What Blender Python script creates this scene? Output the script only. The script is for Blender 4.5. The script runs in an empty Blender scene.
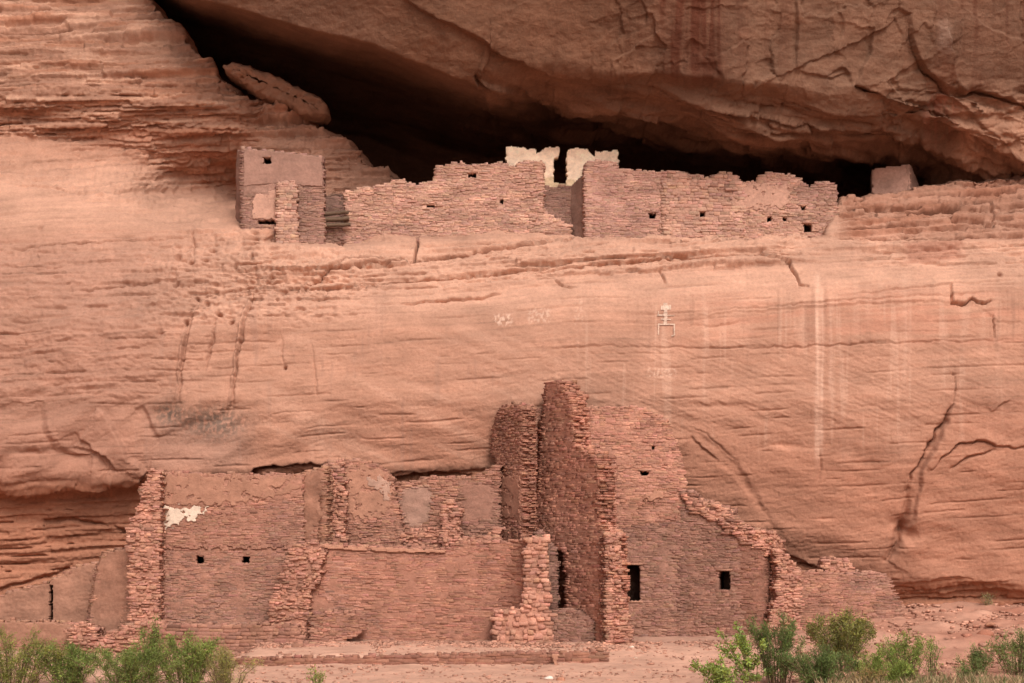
import bpy, math, random
import numpy as np

random.seed(7)
RNG = np.random.default_rng(11)
SC = bpy.context.scene
COL = SC.collection

# ------------------------------------------------------------------ camera, sky, sun, exposure
F, CX, YH, EYE = 1800.0, 512.0, 589.0, 1.7          # focal length in pixels, optical column, horizon row, eye height
cam_data = bpy.data.cameras.new("camera")
cam_data.sensor_width = 36.0
cam_data.lens = 36.0 * F / 1024.0
cam_data.shift_y = (YH - 341.5) / 1024.0
cam_data.clip_start = 0.5
cam_data.clip_end = 6000
cam = bpy.data.objects.new("camera", cam_data)
cam.location = (0, 0, EYE)
cam.rotation_euler = (math.radians(90), 0, 0)
COL.objects.link(cam)
SC.camera = cam

SUN_EL, SUN_AZ = math.radians(41), math.radians(163)   # azimuth clockwise from +Y: behind the camera, to its right
world = bpy.data.worlds.new("World")
SC.world = world
world.use_nodes = True
wt = world.node_tree
bg = wt.nodes["Background"]
sky = wt.nodes.new("ShaderNodeTexSky")
sky.sky_type = 'NISHITA'
sky.sun_disc = False
sky.sun_elevation = SUN_EL
sky.sun_rotation = SUN_AZ
sky.air_density = 1.0
sky.dust_density = 6.0
sky.ozone_density = 0.6
hs = wt.nodes.new("ShaderNodeHueSaturation")          # hazy, overcast canyon sky: most of the blue is gone
hs.inputs["Saturation"].default_value = 0.30
wt.links.new(sky.outputs[0], hs.inputs["Color"])
wt.links.new(hs.outputs[0], bg.inputs["Color"])
bg.inputs["Strength"].default_value = 0.12

sun_data = bpy.data.lights.new("sun", 'SUN')
sun_data.energy = 1.5
sun_data.angle = math.radians(26)
sun_data.color = (1.0, 0.95, 0.90)
sun = bpy.data.objects.new("sun", sun_data)
sun.rotation_euler = (math.radians(90) - SUN_EL, 0, math.radians(180) - SUN_AZ + math.radians(0))
COL.objects.link(sun)
import mathutils
_d = mathutils.Vector((math.sin(SUN_AZ) * math.cos(SUN_EL), math.cos(SUN_AZ) * math.cos(SUN_EL), math.sin(SUN_EL)))
sun.rotation_euler = _d.to_track_quat('Z', 'Y').to_euler()
sun.location = _d * 100

SC.view_settings.view_transform = 'Standard'
SC.view_settings.look = 'None'
SC.view_settings.gamma = 1.0
SC.view_settings.use_curve_mapping = False
SC.view_settings.exposure = 0.27
SC.cycles.max_bounces = 6
SC.cycles.diffuse_bounces = 4

# ------------------------------------------------------------------ numeric helpers
def hash2(ix, iy, seed=0):
    h = (ix.astype(np.int64) * 374761393 + iy.astype(np.int64) * 668265263 + int(seed) * 974634777) & 0xFFFFFFFF
    h = ((h ^ (h >> 13)) * 1274126177) & 0xFFFFFFFF
    h = (h ^ (h >> 16)) & 0xFFFFFFFF
    return h / 4294967296.0

def perlin(x, y, seed=0):
    x = np.asarray(x, float); y = np.asarray(y, float)
    x, y = np.broadcast_arrays(x, y)
    x0 = np.floor(x); y0 = np.floor(y)
    fx = x - x0; fy = y - y0
    u = fx * fx * fx * (fx * (fx * 6 - 15) + 10); w = fy * fy * fy * (fy * (fy * 6 - 15) + 10)
    r = None
    def g(dx, dy):
        a = hash2(x0 + dx, y0 + dy, seed) * 6.2831853
        return np.cos(a) * (fx - dx) + np.sin(a) * (fy - dy)
    a = g(0, 0) * (1 - u) + g(1, 0) * u
    b = g(0, 1) * (1 - u) + g(1, 1) * u
    return (a * (1 - w) + b * w) * 1.41

def fbm(x, y, octv=4, seed=0, gain=0.5):
    r = 0; a = 1.0; s = 0
    for i in range(octv):
        r = r + a * perlin(x * 2 ** i + 17.3 * i, y * 2 ** i - 9.1 * i, seed + i * 31)
        s += a; a *= gain
    return r / s * 1.5

def sstep(a, b, x):
    t = np.clip((x - a) / (b - a), 0, 1)
    return t * t * (3 - 2 * t)

def inpoly(poly, x, y):
    x = np.asarray(x, float); y = np.asarray(y, float)
    r = np.zeros(np.broadcast(x, y).shape, bool)
    n = len(poly)
    for i in range(n):
        x1, y1 = poly[i]; x2, y2 = poly[(i + 1) % n]
        if y1 == y2: continue
        c = ((y1 > y) != (y2 > y)) & (x < (x2 - x1) * (y - y1) / (y2 - y1) + x1)
        r ^= c
    return r

def polydist(pts, x, y):
    """distance to a polyline, signed side (+ = right of travel in a y-down picture), and fraction along"""
    best = np.full(x.shape, 1e9); side = np.zeros(x.shape); fr = np.zeros(x.shape)
    n = len(pts) - 1
    for i in range(n):
        ax, ay = pts[i]; bx, by = pts[i + 1]
        dx, dy = bx - ax, by - ay
        L2 = dx * dx + dy * dy + 1e-9
        t = np.clip(((x - ax) * dx + (y - ay) * dy) / L2, 0, 1)
        d = np.hypot(x - ax - t * dx, y - ay - t * dy)
        m = d < best
        best = np.where(m, d, best)
        side = np.where(m, np.sign(dx * (y - ay) - dy * (x - ax)), side)
        fr = np.where(m, (i + t) / n, fr)
    return best, side, fr

def P(u, v, Y):
    return ((u - CX) * Y / F, Y, EYE - (v - YH) * Y / F)

def link(name, me, mat, parent=None):
    o = bpy.data.objects.new(name, me)
    COL.objects.link(o)
    if mat is not None and not me.materials: me.materials.append(mat)
    if parent is not None: o.parent = parent
    return o

def tag(o, label=None, cat=None, group=None, kind=None):
    if label: o["label"] = label
    if cat: o["category"] = cat
    if group: o["group"] = group
    if cat and not kind: kind = "thing"
    if kind: o["kind"] = kind
    return o

def mesh_np(name, V, Fq, tint=None, smooth=False):
    me = bpy.data.meshes.new(name)
    V = np.asarray(V, np.float32); Fq = np.asarray(Fq, np.int32)
    n, k = Fq.shape
    me.vertices.add(len(V)); me.vertices.foreach_set("co", V.ravel())
    me.loops.add(n * k); me.loops.foreach_set("vertex_index", Fq.ravel())
    me.polygons.add(n); me.polygons.foreach_set("loop_start", np.arange(0, n * k, k, dtype=np.int32))
    me.update(calc_edges=True)
    if tint is not None:
        a = me.attributes.new("tint", 'FLOAT_COLOR', 'POINT')
        c = np.ones((len(V), 4), np.float32); c[:, :3] = np.clip(tint, 0.004, 0.95)
        a.data.foreach_set("color", c.ravel())
    if smooth: me.polygons.foreach_set("use_smooth", np.ones(n, bool))
    me.validate()
    return me

# ------------------------------------------------------------------ materials
def nd(nt, t, **kw):
    n = nt.nodes.new(t)
    for k, v in kw.items():
        if k in n.inputs: n.inputs[k].default_value = v
        else: setattr(n, k, v)
    return n

def stone_mat(name, scale, stretch, col_amt, bump, bump_dist, fine=60.0, rough=0.93):
    m = bpy.data.materials.new(name); m.use_nodes = True
    nt = m.node_tree; b = nt.nodes["Principled BSDF"]
    b.inputs["Roughness"].default_value = rough
    b.inputs["Specular IOR Level"].default_value = 0.12
    at = nd(nt, "ShaderNodeAttribute", attribute_name="tint")
    tc = nd(nt, "ShaderNodeTexCoord")
    mp = nd(nt, "ShaderNodeMapping"); mp.inputs["Scale"].default_value = stretch
    nt.links.new(tc.outputs["Object"], mp.inputs["Vector"])
    n1 = nd(nt, "ShaderNodeTexNoise", Scale=scale, Detail=8.0, Roughness=0.62)
    nt.links.new(mp.outputs[0], n1.inputs["Vector"])
    n2 = nd(nt, "ShaderNodeTexNoise", Scale=fine, Detail=5.0, Roughness=0.7)
    nt.links.new(tc.outputs["Object"], n2.inputs["Vector"])
    mr = nd(nt, "ShaderNodeMapRange"); mr.inputs[1].default_value = 0.25; mr.inputs[2].default_value = 0.75
    mr.inputs[3].default_value = 1 - col_amt; mr.inputs[4].default_value = 1 + col_amt
    nt.links.new(n1.outputs[0], mr.inputs[0])
    mr2 = nd(nt, "ShaderNodeMapRange"); mr2.inputs[1].default_value = 0.3; mr2.inputs[2].default_value = 0.7
    mr2.inputs[3].default_value = 1 - col_amt * .7; mr2.inputs[4].default_value = 1 + col_amt * .7
    nt.links.new(n2.outputs[0], mr2.inputs[0])
    mu = nd(nt, "ShaderNodeMath", operation='MULTIPLY')
    nt.links.new(mr.outputs[0], mu.inputs[0]); nt.links.new(mr2.outputs[0], mu.inputs[1])
    vm = nd(nt, "ShaderNodeVectorMath", operation='SCALE')
    nt.links.new(at.outputs["Color"], vm.inputs[0]); nt.links.new(mu.outputs[0], vm.inputs["Scale"])
    nt.links.new(vm.outputs[0], b.inputs["Base Color"])
    ad = nd(nt, "ShaderNodeMath", operation='MULTIPLY_ADD'); ad.inputs[1].default_value = 0.35
    nt.links.new(n2.outputs[0], ad.inputs[0]); nt.links.new(n1.outputs[0], ad.inputs[2])
    bp = nd(nt, "ShaderNodeBump"); bp.inputs["Strength"].default_value = bump; bp.inputs["Distance"].default_value = bump_dist
    nt.links.new(ad.outputs[0], bp.inputs["Height"]); nt.links.new(bp.outputs[0], b.inputs["Normal"])
    return m

M_CLIFF = stone_mat("cliff_sandstone", 1.8, (0.45, 0.6, 1.3), 0.15, 0.75, 0.06, 16.0)
M_ROOF = stone_mat("varnished_sandstone", 1.6, (0.6, 0.6, 1.3), 0.22, 0.95, 0.10, 13.0)
M_WALL = stone_mat("masonry_stone", 2.2, (0.8, 0.8, 1.6), 0.24, 0.9, 0.04, 16.0)
M_PLASTER = stone_mat("mud_plaster", 1.5, (0.8, 0.8, 1.3), 0.20, 0.8, 0.05, 11.0)
M_GROUND = stone_mat("red_sand", 1.2, (1, 1, 1), 0.12, 0.8, 0.06, 12.0)
M_WOOD = stone_mat("weathered_wood", 6.0, (0.4, 3, 3), 0.3, 0.7, 0.02, 30.0)

def leaf_mat(name):
    m = bpy.data.materials.new(name); m.use_nodes = True
    nt = m.node_tree; b = nt.nodes["Principled BSDF"]; out = nt.nodes["Material Output"]
    b.inputs["Roughness"].default_value = 0.6; b.inputs["Specular IOR Level"].default_value = 0.25
    at = nd(nt, "ShaderNodeAttribute", attribute_name="tint")
    nt.links.new(at.outputs["Color"], b.inputs["Base Color"])
    tr = nd(nt, "ShaderNodeBsdfTranslucent"); nt.links.new(at.outputs["Color"], tr.inputs["Color"])
    mx = nd(nt, "ShaderNodeMixShader"); mx.inputs[0].default_value = 0.3
    nt.links.new(b.outputs[0], mx.inputs[1]); nt.links.new(tr.outputs[0], mx.inputs[2])
    nt.links.new(mx.outputs[0], out.inputs["Surface"])
    return m
M_LEAF = leaf_mat("leaf")

# ------------------------------------------------------------------ the cliff
def columns(cols, U, V, shift=None):
    """depth from (column, [(row, depth)...]) tables, blended smoothly across columns"""
    us = np.array([c[0] for c in cols], float)
    prof = []
    for cu, pr in cols:
        pr = sorted(pr); a = np.array(pr, float)
        prof.append(np.interp(V + (shift[cu] if shift else 0), a[:, 0], a[:, 1]))
    out = np.zeros_like(U)
    for i in range(len(us) - 1):
        m = (U >= us[i]) & (U <= us[i + 1]) if i == len(us) - 2 else (U >= us[i]) & (U < us[i + 1])
        t = (U[m] - us[i]) / (us[i + 1] - us[i]); t = t * t * (3 - 2 * t) * .5 + t * .5
        out[m] = prof[i][m] * (1 - t) + prof[i + 1][m] * t
    return out

def blurv(A, k):
    for _ in range(k):
        B = A.copy(); B[1:-1] = (A[:-2] + 2 * A[1:-1] + A[2:]) / 4; A = B
    return A

def grid_normals(X):
    du = np.zeros_like(X); dv = np.zeros_like(X)
    du[:, 1:-1] = X[:, 2:] - X[:, :-2]; du[:, 0] = X[:, 1] - X[:, 0]; du[:, -1] = X[:, -1] - X[:, -2]
    dv[1:-1] = X[2:] - X[:-2]; dv[0] = X[1] - X[0]; dv[-1] = X[-1] - X[-2]
    N = np.cross(du, dv)
    N /= np.linalg.norm(N, axis=2, keepdims=True) + 1e-12
    return N

def grid_axis(a, b, step, lo, hi, n_out):
    return np.concatenate([np.linspace(lo, a, n_out, endpoint=False), np.arange(a, b, step), np.linspace(b, hi, n_out + 1)])

def layers(b, U, thick, seed, lat=70.0, sharp=0.2):
    """broken sandstone beds: every bed juts out by its own amount along its length"""
    idx = np.floor(b / thick); f = b / thick - idx
    def h(k): return perlin(U / lat + hash2(k, k * 0 + 3, seed) * 50, k * 7.37 + .5, seed)
    a = h(idx); c = h(idx + 1)
    t = sstep(1 - sharp, 1, f)
    return a * (1 - t) + c * t

def blocks(b, U, thick, width, seed, edge=.12):
    """beds broken into blocks: returns each block's own jut (-.5 to .5) and a 0-1 mask of the open joints between beds"""
    idx = np.floor(b / thick); f = b / thick - idx
    def h(k):
        w = width * (.5 + hash2(k, k * 0 + 1, seed)); x = U / w + hash2(k, k * 0 + 2, seed) * 31
        return hash2(k, np.floor(x), seed + 3) - .5
    a = h(idx); c = h(idx + 1); t = sstep(1 - edge, 1, f)
    return a * (1 - t) + c * t, np.exp(-((np.minimum(f, 1 - f)) * thick / .8) ** 2)

class Relief:
    def __init__(s, U, V, seed):
        s.U, s.V, s.D, s.seed = U, V, np.zeros_like(U), seed
        s.WU = U + 2.2 * fbm(U / 14, V / 14, 3, seed + 5); s.WV = V + 2.2 * fbm(U / 14, V / 14, 3, seed + 9)
    def win(s, pts, pad):
        xs = [p[0] for p in pts]; ys = [p[1] for p in pts]
        r = (s.U[0] > min(xs) - pad) & (s.U[0] < max(xs) + pad)
        q = (s.V[:, 0] > min(ys) - pad) & (s.V[:, 0] < max(ys) + pad)
        i = np.where(q)[0]; j = np.where(r)[0]
        return slice(i[0], i[-1] + 1), slice(j[0], j[-1] + 1)
    def groove(s, pts, w, d, taper=True):
        w = max(.75, w * .72); d = d * 1.25
        a = s.win(pts, w * 4 + 4)
        dist, sd, fr = polydist(pts, s.WU[a], s.WV[a])
        k = np.sin(np.clip(fr, .04, .96) * math.pi) ** .5 if taper else 1
        s.D[a] -= d * k * np.exp(-(dist / w) ** 2)
    def flake(s, pts, h, fall, soft=.7):
        """the right-hand side of the line (in the picture) stands proud by h and dies away over fall"""
        fall = fall * getattr(s, 'fk', 1)
        a = s.win(pts, fall * 3)
        dist, sd, fr = polydist(pts, s.WU[a], s.WV[a])
        k = np.sin(np.clip(fr, .02, .98) * math.pi) ** .4
        sg = dist * sd
        s.D[a] += h * k * sstep(-soft, soft, sg) * np.exp(-np.maximum(sg, 0) / fall) * (fr > 0.001) * (fr < .999)
    def bump(s, u, v, ru, rv, h, rot=0.0):
        c, n = math.cos(rot), math.sin(rot)
        x = (s.WU - u) * c + (s.WV - v) * n; y = -(s.WU - u) * n + (s.WV - v) * c
        s.D += h * np.exp(-(x / ru) ** 2 - (y / rv) ** 2)

def zone(U, V, u0, u1, v0, v1, su=30.0, sv=12.0):
    return sstep(u0 - su, u0 + su, U) * (1 - sstep(u1 - su, u1 + su, U)) * sstep(v0 - sv, v0 + sv, V) * (1 - sstep(v1 - sv, v1 + sv, V))

A_COLS = [
 (-420, [(740,65),(600,63.2),(520,63),(490,62.4),(470,61.4),(400,61),(330,61.6),(260,63),(190,66),(140,66.6),(0,68),(-320,74)]),
 (0,   [(740,65),(600,63.3),(520,63.0),(497,62.7),(484,61.7),(455,61.3),(400,61.3),(330,61.8),(260,63.0),(200,64.3),(160,65.4),(148,65.9),(138,66.6),(122,66.5),(95,66.1),(60,66.4),(0,67.6),(-320,74)]),
 (120, [(740,65),(600,63.4),(520,63.1),(496,62.7),(478,61.7),(455,61.4),(400,61.4),(330,61.8),(260,62.9),(215,63.9),(182,65.2),(172,66.0),(164,66.9),(148,67.1),(125,66.5),(95,66.0),(60,66.3),(0,67.8),(-320,75)]),
 (185, [(740,65),(600,63.6),(520,63.1),(486,62.3),(470,61.7),(400,61.4),(330,61.8),(260,62.8),(228,63.6),(208,65.2),(198,66.6),(190,68.3),(178,68.4),(160,67.5),(130,66.5),(100,66.0),(60,66.4),(0,68.2),(-320,75)]),
 (238, [(740,65),(600,63.8),(520,63.2),(484,62.3),(470,61.7),(400,61.4),(330,61.8),(260,62.6),(228,63.5),(214,65.6),(204,67.4),(197,69.4),(180,69.0),(160,67.7),(135,66.6),(108,66.1),(60,67),(0,69),(-320,76)]),
 (262, [(740,65),(600,63.8),(520,63.2),(484,62.3),(470,61.7),(400,61.4),(330,61.7),(260,62.4),(231,63.0),(226,66.0),(190,66.8),(150,66.4),(110,66.9),(60,67.6),(0,70),(-320,76)]),
 (310, [(740,65),(600,63.8),(520,63.2),(480,62.3),(462,61.7),(400,61.4),(330,61.7),(265,62.4),(246,63.0),(241,65.8),(190,66.4),(150,66.3),(125,66.8),(60,67.8),(0,70),(-320,76)]),
 (395, [(740,65),(600,63.8),(520,63.2),(482,62.5),(466,61.9),(400,61.4),(330,61.6),(275,62.3),(258,62.6),(236,63.2),(231,65.6),(190,66.4),(150,67),(60,68),(0,70),(-320,76)]),
 (500, [(740,65),(600,63.8),(540,63.2),(480,62.3),(400,61.4),(340,61.5),(295,62.2),(262,62.7),(250,62.9),(234,63.3),(180,65),(0,68),(-320,76)]),
 (620, [(740,65),(600,63.8),(540,63.1),(480,62.1),(400,61.4),(340,61.6),(295,62.2),(262,62.8),(250,62.9),(238,63.3),(180,65),(0,68),(-320,76)]),
 (760, [(740,65),(600,63.4),(562,62.9),(530,62.3),(470,61.8),(400,61.5),(340,61.7),(285,62.3),(262,62.8),(238,63.3),(180,65),(0,68),(-320,76)]),
 (830, [(740,65),(600,63.3),(580,63.0),(566,62.5),(520,62.1),(470,61.7),(400,61.5),(340,61.7),(285,62.3),(262,62.8),(236,63.3),(200,64.4),(0,68),(-320,76)]),
 (920, [(740,65),(610,63.3),(590,62.95),(580,62.45),(520,62.0),(460,61.6),(400,61.4),(340,61.7),(285,62.3),(262,62.7),(241,63.1),(222,63.6),(204,64.2),(188,65.0),(100,68),(-320,76)]),
 (1024,[(740,65),(612,63.3),(598,63.1),(584,62.5),(520,62.0),(460,61.5),(400,61.3),(340,61.6),(285,62.2),(262,62.6),(240,63.0),(222,63.5),(200,64.2),(176,65.1),(100,68),(-320,76)]),
 (1444,[(740,65),(610,63.6),(590,63.2),(575,62),(460,61),(400,61),(285,62),(240,63),(200,64.6),(150,66),(-320,76)]),
]
A_TOP = [(-420,-700),(90,-110),(150,0),(163,12),(178,30),(192,48),(205,62),(218,76),(235,86),(252,96),(275,106),(300,118),(325,131),(348,142),(362,152),(372,165),(388,172),(398,180),(406,186),(424,232),(500,232),(570,234),(590,239),(700,238),(826,236),(842,200),(870,194),(905,190),(925,185),(960,180),(1024,174),(1444,150)]

def build_lower_cliff():
    us = grid_axis(-14, 1038, 1.08, -420, 1444, 26)
    vs = grid_axis(-14, 625, 1.0, -320, 740, 14)[::-1]
    U, V = np.meshgrid(us, vs)
    at = np.array(A_TOP, float)
    vt = np.interp(us, at[:, 0], at[:, 1]) + 2.2 * fbm(us / 25, us * 0 + 3.3, 3, 4) + 0.8 * perlin(us / 5, us * 0, 8)
    VT = np.broadcast_to(vt, U.shape)
    Vc = np.maximum(V, VT)
    Y = columns(A_COLS, U, Vc)
    Y = blurv(Y, 3)
    e = np.clip(VT - V, 0, None)
    back = np.minimum(e, 150) * 0.12
    lip = np.minimum(e, 6.0)
    X = np.stack([(U - CX) * Y / F, Y + back, EYE - (Vc - YH) * Y / F + lip * .012 + back * 0.03], axis=2)
    N = grid_normals(X)
    N[..., 1] = np.where(e > 8, 0, N[..., 1]); 
    R = Relief(U, V, 3)
    b = V + 0.055 * (U - 512) + 3 * fbm(U / 160, V / 60, 2, 12)
    bh = V + 0.02 * U + 4 * fbm(U / 140, V / 40, 2, 14)
    # how broken the beds are, from place to place
    k_ul = zone(U, V, -900, 330, -900, 132, 50, 14)
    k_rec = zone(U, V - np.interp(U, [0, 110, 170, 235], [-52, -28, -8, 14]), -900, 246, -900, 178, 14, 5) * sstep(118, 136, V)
    k_pock = zone(U, V, 150, 345, 234, 322, 60, 12)
    k_mid = zone(U, V + .07 * (U - 512), 250, 830, 238, 283, 60, 8)
    k_left = zone(U, V, -500, 200, 236, 400, 40, 20)
    k_ru = zone(U, V, 842, 1600, 150, 238, 10, 6)
    k_rm = zone(U, V, 850, 1600, 240, 268, 40, 6)
    k_ul2 = zone(U, V, 250, 410, 100, 235, 20, 12)
    lo_edge = np.interp(us, [-420, 0, 70, 150, 300, 640, 760, 800, 830, 900, 960, 1024, 1444], [485, 484, 482, 474, 470, 470, 540, 562, 575, 585, 577, 583, 580])
    k_und = sstep(-3, 5, V - lo_edge[None, :] - 1.5 * fbm(U / 12, U * 0, 3, 77))
    face = np.clip(1 - (k_ul + k_rec + k_pock + k_mid + k_ru + k_ul2 + k_und), 0.0, 1)
    bw = V + .02 * U + 2.5 * fbm(U / 200, V / 60, 2, 14) + .35 * fbm(U / 12, V / 7, 3, 21)
    L12 = layers(bw, U, 14.0, 31, 90, .10)
    L6 = layers(bw + .5 * fbm(U / 9, V / 5, 2, 23), U, 6.0, 33, 42, .16)
    L3 = layers(bw + .4 * fbm(U / 7, V / 4, 2, 25), U, 3.2, 35, 20, .3)
    Lm = layers(b + .3 * fbm(U / 16, V / 7, 3, 41), U, 9.0, 43, 170, .10)
    L7 = layers(b + .3 * fbm(U / 12, V / 6, 3, 42), U, 5.0, 44, 60, .14)
    Lf = layers(b + .5 * fbm(U / 20, V / 7, 2, 45), U, 4.2, 47, 160, .35)
    wu = U + 3.5 * fbm(U / 9, V / 9, 3, 301)
    B1, j1 = blocks(bw + .35 * fbm(U / 6, V / 5, 2, 302), wu, 11.0, 130, 303)
    B2, j2 = blocks(bw + .3 * fbm(U / 5, V / 4, 2, 304), wu, 5.2, 70, 305, .16)
    B3, j3 = blocks(bw, wu, 3.0, 90, 307, .3)
    Bm, jm = blocks(b + .35 * fbm(U / 8, V / 5, 2, 308), wu, 8.0, 240, 309, .10)
    Bn, jn = blocks(b + .25 * fbm(U / 6, V / 5, 2, 310), wu, 4.2, 130, 311, .2)
    jt1 = sstep(.02, .22, fbm(U / 40, V / 7, 3, 312)); jt2 = sstep(.05, .25, fbm(U / 22, V / 5, 3, 313))
    rough = fbm(U / 5, V / 3, 4, 314) + .6 * np.minimum(0, fbm(U / 13, V / 5, 4, 324) - .05)
    D = R.D
    rug = .40 * L12 + .44 * B1 + .30 * B2 + .14 * B3 + .10 * rough - .28 * j1 * jt1 - .20 * j2 * jt2
    D += k_ul * .62 * rug + k_rec * .55 * rug + k_ul2 * .62 * rug
    D += k_pock * (.09 * B2 + .08 * B3 + .05 * rough - .16 * j2 * jt2 + .16 * np.minimum(0, fbm(U / 10, V / 4.5, 4, 51) + .02))
    k_sh = zone(U, V - .28 * (U - 100), -900, 228, 148, 205, 20, 12)
    D += k_sh * (.05 * L6 + .09 * B2 + .06 * B3 + .05 * rough - .08 * j2 * jt2)
    D += k_mid * (.16 * Lm + .24 * Bm + .14 * Bn + .05 * rough - .22 * jm * jt1 - .12 * jn * jt2)
    D += (k_ru + .5 * k_rm) * (.16 * Lm + .20 * Bm + .15 * Bn + .08 * B3 + .05 * rough - .35 * jm * jt1 - .25 * jn * jt2)
    D += k_left * (.05 * Lf + .05 * fbm(U / 18, V / 9, 4, 344) + .07 * B2 * sstep(0, .3, fbm(U / 60, V / 40, 2, 315)) + .08 * fbm(U / 34, V / 20, 4, 53) + .025 * rough - .10 * j1 * jt1)
    D += k_und * (.12 * L12 + .20 * Bm + .14 * Bn + .04 * rough - .2 * jm * jt1)
    stripe = sstep(-.15, .45, fbm(U / 170, V / 55, 3, 340))
    D += face * (.012 * Lf * stripe + .014 * Lm * stripe + .012 * fbm(U / 60, (b + .12 * U) / 5, 3, 55) + .009 * rough - .018 * sstep(.30, .55, fbm(U / 4, V / 2.5, 2, 341)) - .06 * jm * sstep(.18, .4, fbm(U / 90, V / 8, 3, 316)))
    D += .14 * fbm(U / 190, V / 120, 3, 57) + .22 * zone(U, V, -900, 330, 300, 500, 60, 40) * fbm(U / 75, (V + .35 * U) / 42, 3, 342) + .12 * zone(U, V, 330, 1100, 380, 600, 60, 40) * fbm((U + .6 * V) / 150, (V - .30 * U) / 45, 3, 343)
    # cross-bedding scratches on the smooth face, falling to the right
    cb = zone(U, V, 560, 1030, 330, 430, 60, 20)
    D += cb * .022 * fbm((U + V) / 40, (V - .45 * U) / 3.0, 3, 63)
    # edge of the undercut at the foot of the face
    G, K = R.groove, R.flake
    # long bedding cracks
    G([(304,290),(330,268),(372,263),(415,257),(470,250),(530,243),(572,238)], 1.3, .55)
    G([(330,268),(345,259),(395,256),(418,256)], 1.0, .28)
    G([(415,256),(416,249),(418,243),(418,232)], 0.9, .6, False)
    G([(300,291),(360,285),(420,279),(500,271),(545,266),(570,263)], 1.2, .30)
    G([(540,271),(600,264),(680,258),(780,252)], 1.3, .35)
    G([(440,300),(470,298),(500,292)], 1.2, .2); G([(400,304),(460,298)], 1.2, .2)
    K([(780,263),(700,266),(620,272),(548,275)], .22, 14)
    G([(660,270),(666,283)], .9, .25); G([(555,280),(562,287),(575,288)], 1, .2)
    G([(755,258),(790,263),(796,276),(800,286),(808,288)], 1.0, .35)
    K([(796,276),(790,263),(755,258)], .12, 12)
    G([(951,285),(952,303),(962,305),(972,298),(984,303),(990,302)], 1.0, .35)
    K([(951,285),(952,303),(962,305),(972,298),(984,303)], -.10, 10)
    G([(992,314),(995,338)], .8, .2); K([(1040,322),(1000,322),(992,316),(994,338)], .06, 20)
    for q in [[(0,250),(40,246),(90,242),(160,238),(235,232)], [(0,266),(30,268),(60,268)], [(70,292),(130,285),(200,276)], [(200,296),(240,290),(280,282)],
              [(680,314),(780,306),(880,300),(1030,290)], [(560,346),(780,348),(900,343),(1030,339)], [(840,298),(920,288),(1024,279)], [(690,325),(720,326),(745,320)]]:
        G(q, 1.1, .16 if q[0][0] < 300 else .07)
    K([(1030,300),(900,303),(780,309),(650,318)], .07, 12)
    K([(130,195),(105,192),(60,184),(0,178)], -.16, 12)
    G([(0,181),(50,186),(108,196)], 2.2, .12)
    G([(192,222),(193,260)], 1.0, .15)
    for q, w_, d_ in [([(846,207),(880,208),(920,206)], 1.6, .5), ([(840,216),(880,213),(925,210),(952,206),(968,201)], 1.5, .5), ([(925,210),(950,208),(962,203),(990,198),(1030,192)], 1.6, .55),
                  ([(905,196),(950,192),(1000,188),(1030,184)], 1.2, .4), ([(960,206),(1000,208),(1030,206)], 1.2, .35), ([(990,198),(996,212),(992,222)], .9, .3), ([(915,218),(960,222),(1030,226)], 1.2, .3), ([(840,238),(900,238),(980,236),(1030,234)], 1.3, .35), ([(985,183),(1000,180)], 1.2, .35)]:
        G(q, w_, d_)
    # pock holes
    for (u, v, r, d) in [(220,314,2.2,.6),(191,262,2,.4),(235,267,2,.4),(196,296,2,.4),(187,320,2.2,.45),(232,322,2,.35),(176,284,2,.35),(284,368,1.3,.3),(999,275,1.6,.4),
                         (205,303,2.5,.3),(160,333,3,.3),(268,282,2,.3),(251,255,2,.25),(212,251,2.4,.3),(178,255,2.4,.3),(41,227,2,.15)]:
        R.bump(u, v, r, r, -d)
    # water-worn channels with dark left rims
    K([(176,402),(178,360),(184,330),(196,300)], .16, 9); G([(179,402),(181,362),(187,332),(198,298)], 2.0, .22)
    K([(229,406),(233,360),(240,322),(252,292)], .18, 10); G([(232,406),(236,362),(243,325),(256,290)], 2.0, .26)
    G([(204,370),(212,340),(215,320)], 1.6, .16); G([(312,345),(314,375),(317,398)], 1.2, .08); G([(280,335),(283,365)], 1.2, .08)
    # scalloped hollows and flakes at lower left
    K([(92,326),(100,342),(98,356)], .10, 12)
    R.bump(88, 333, 12, 9, -.18); R.bump(20, 350, 40, 26, -.22); R.bump(60, 345, 26, 20, .15)
    K([(42,400),(44,425),(56,448),(74,456),(92,456)], -.26, 40, 5)
    K([(75,431),(80,440),(88,444),(92,452),(99,455),(108,467)], -.16, 30, 1.2)
    K([(96,408),(104,412),(114,428),(122,444),(128,456),(140,464),(145,471),(140,480),(132,484),(112,483),(104,478)], .34, 40, 2.2)
    K([(140,405),(146,412),(150,425),(162,441)], -.16, 26, 3)
    R.bump(30, 452, 14, 4, -.18); R.bump(24, 430, 60, 14, .14); R.bump(60, 470, 60, 10, .20)
    K([(112,484),(70,490),(30,492),(0,488)], .34, 14)
    # arch cracks behind the tower, groove at the right
    K([(672,424),(700,432),(722,448),(742,470),(768,515),(790,545)], -.09, 40, 3.4); G([(690,427),(706,433),(722,447),(736,461)], 1.0, .05)
    K([(690,436),(720,462)], -.12, 14); K([(700,448),(735,476),(768,520)], .06, 30, 3)
    G([(954,404),(947,414),(943,424),(936,432),(930,446),(924,452),(917,467),(911,474),(907,492)], 1.4, .24); G([(950,410),(930,448),(912,480)], 5, .16); G([(908,492),(904,520),(896,545),(886,560)], 5.5, .26); G([(905,525),(897,546),(886,562)], 1.5, .2)
    K([(886,560),(900,538),(914,520),(918,500),(922,470),(940,440),(954,402)], .20, 26, 2.2)
    R.bump(905, 532, 15, 7, -.32, .8); R.bump(916, 545, 14, 9, .18)
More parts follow.
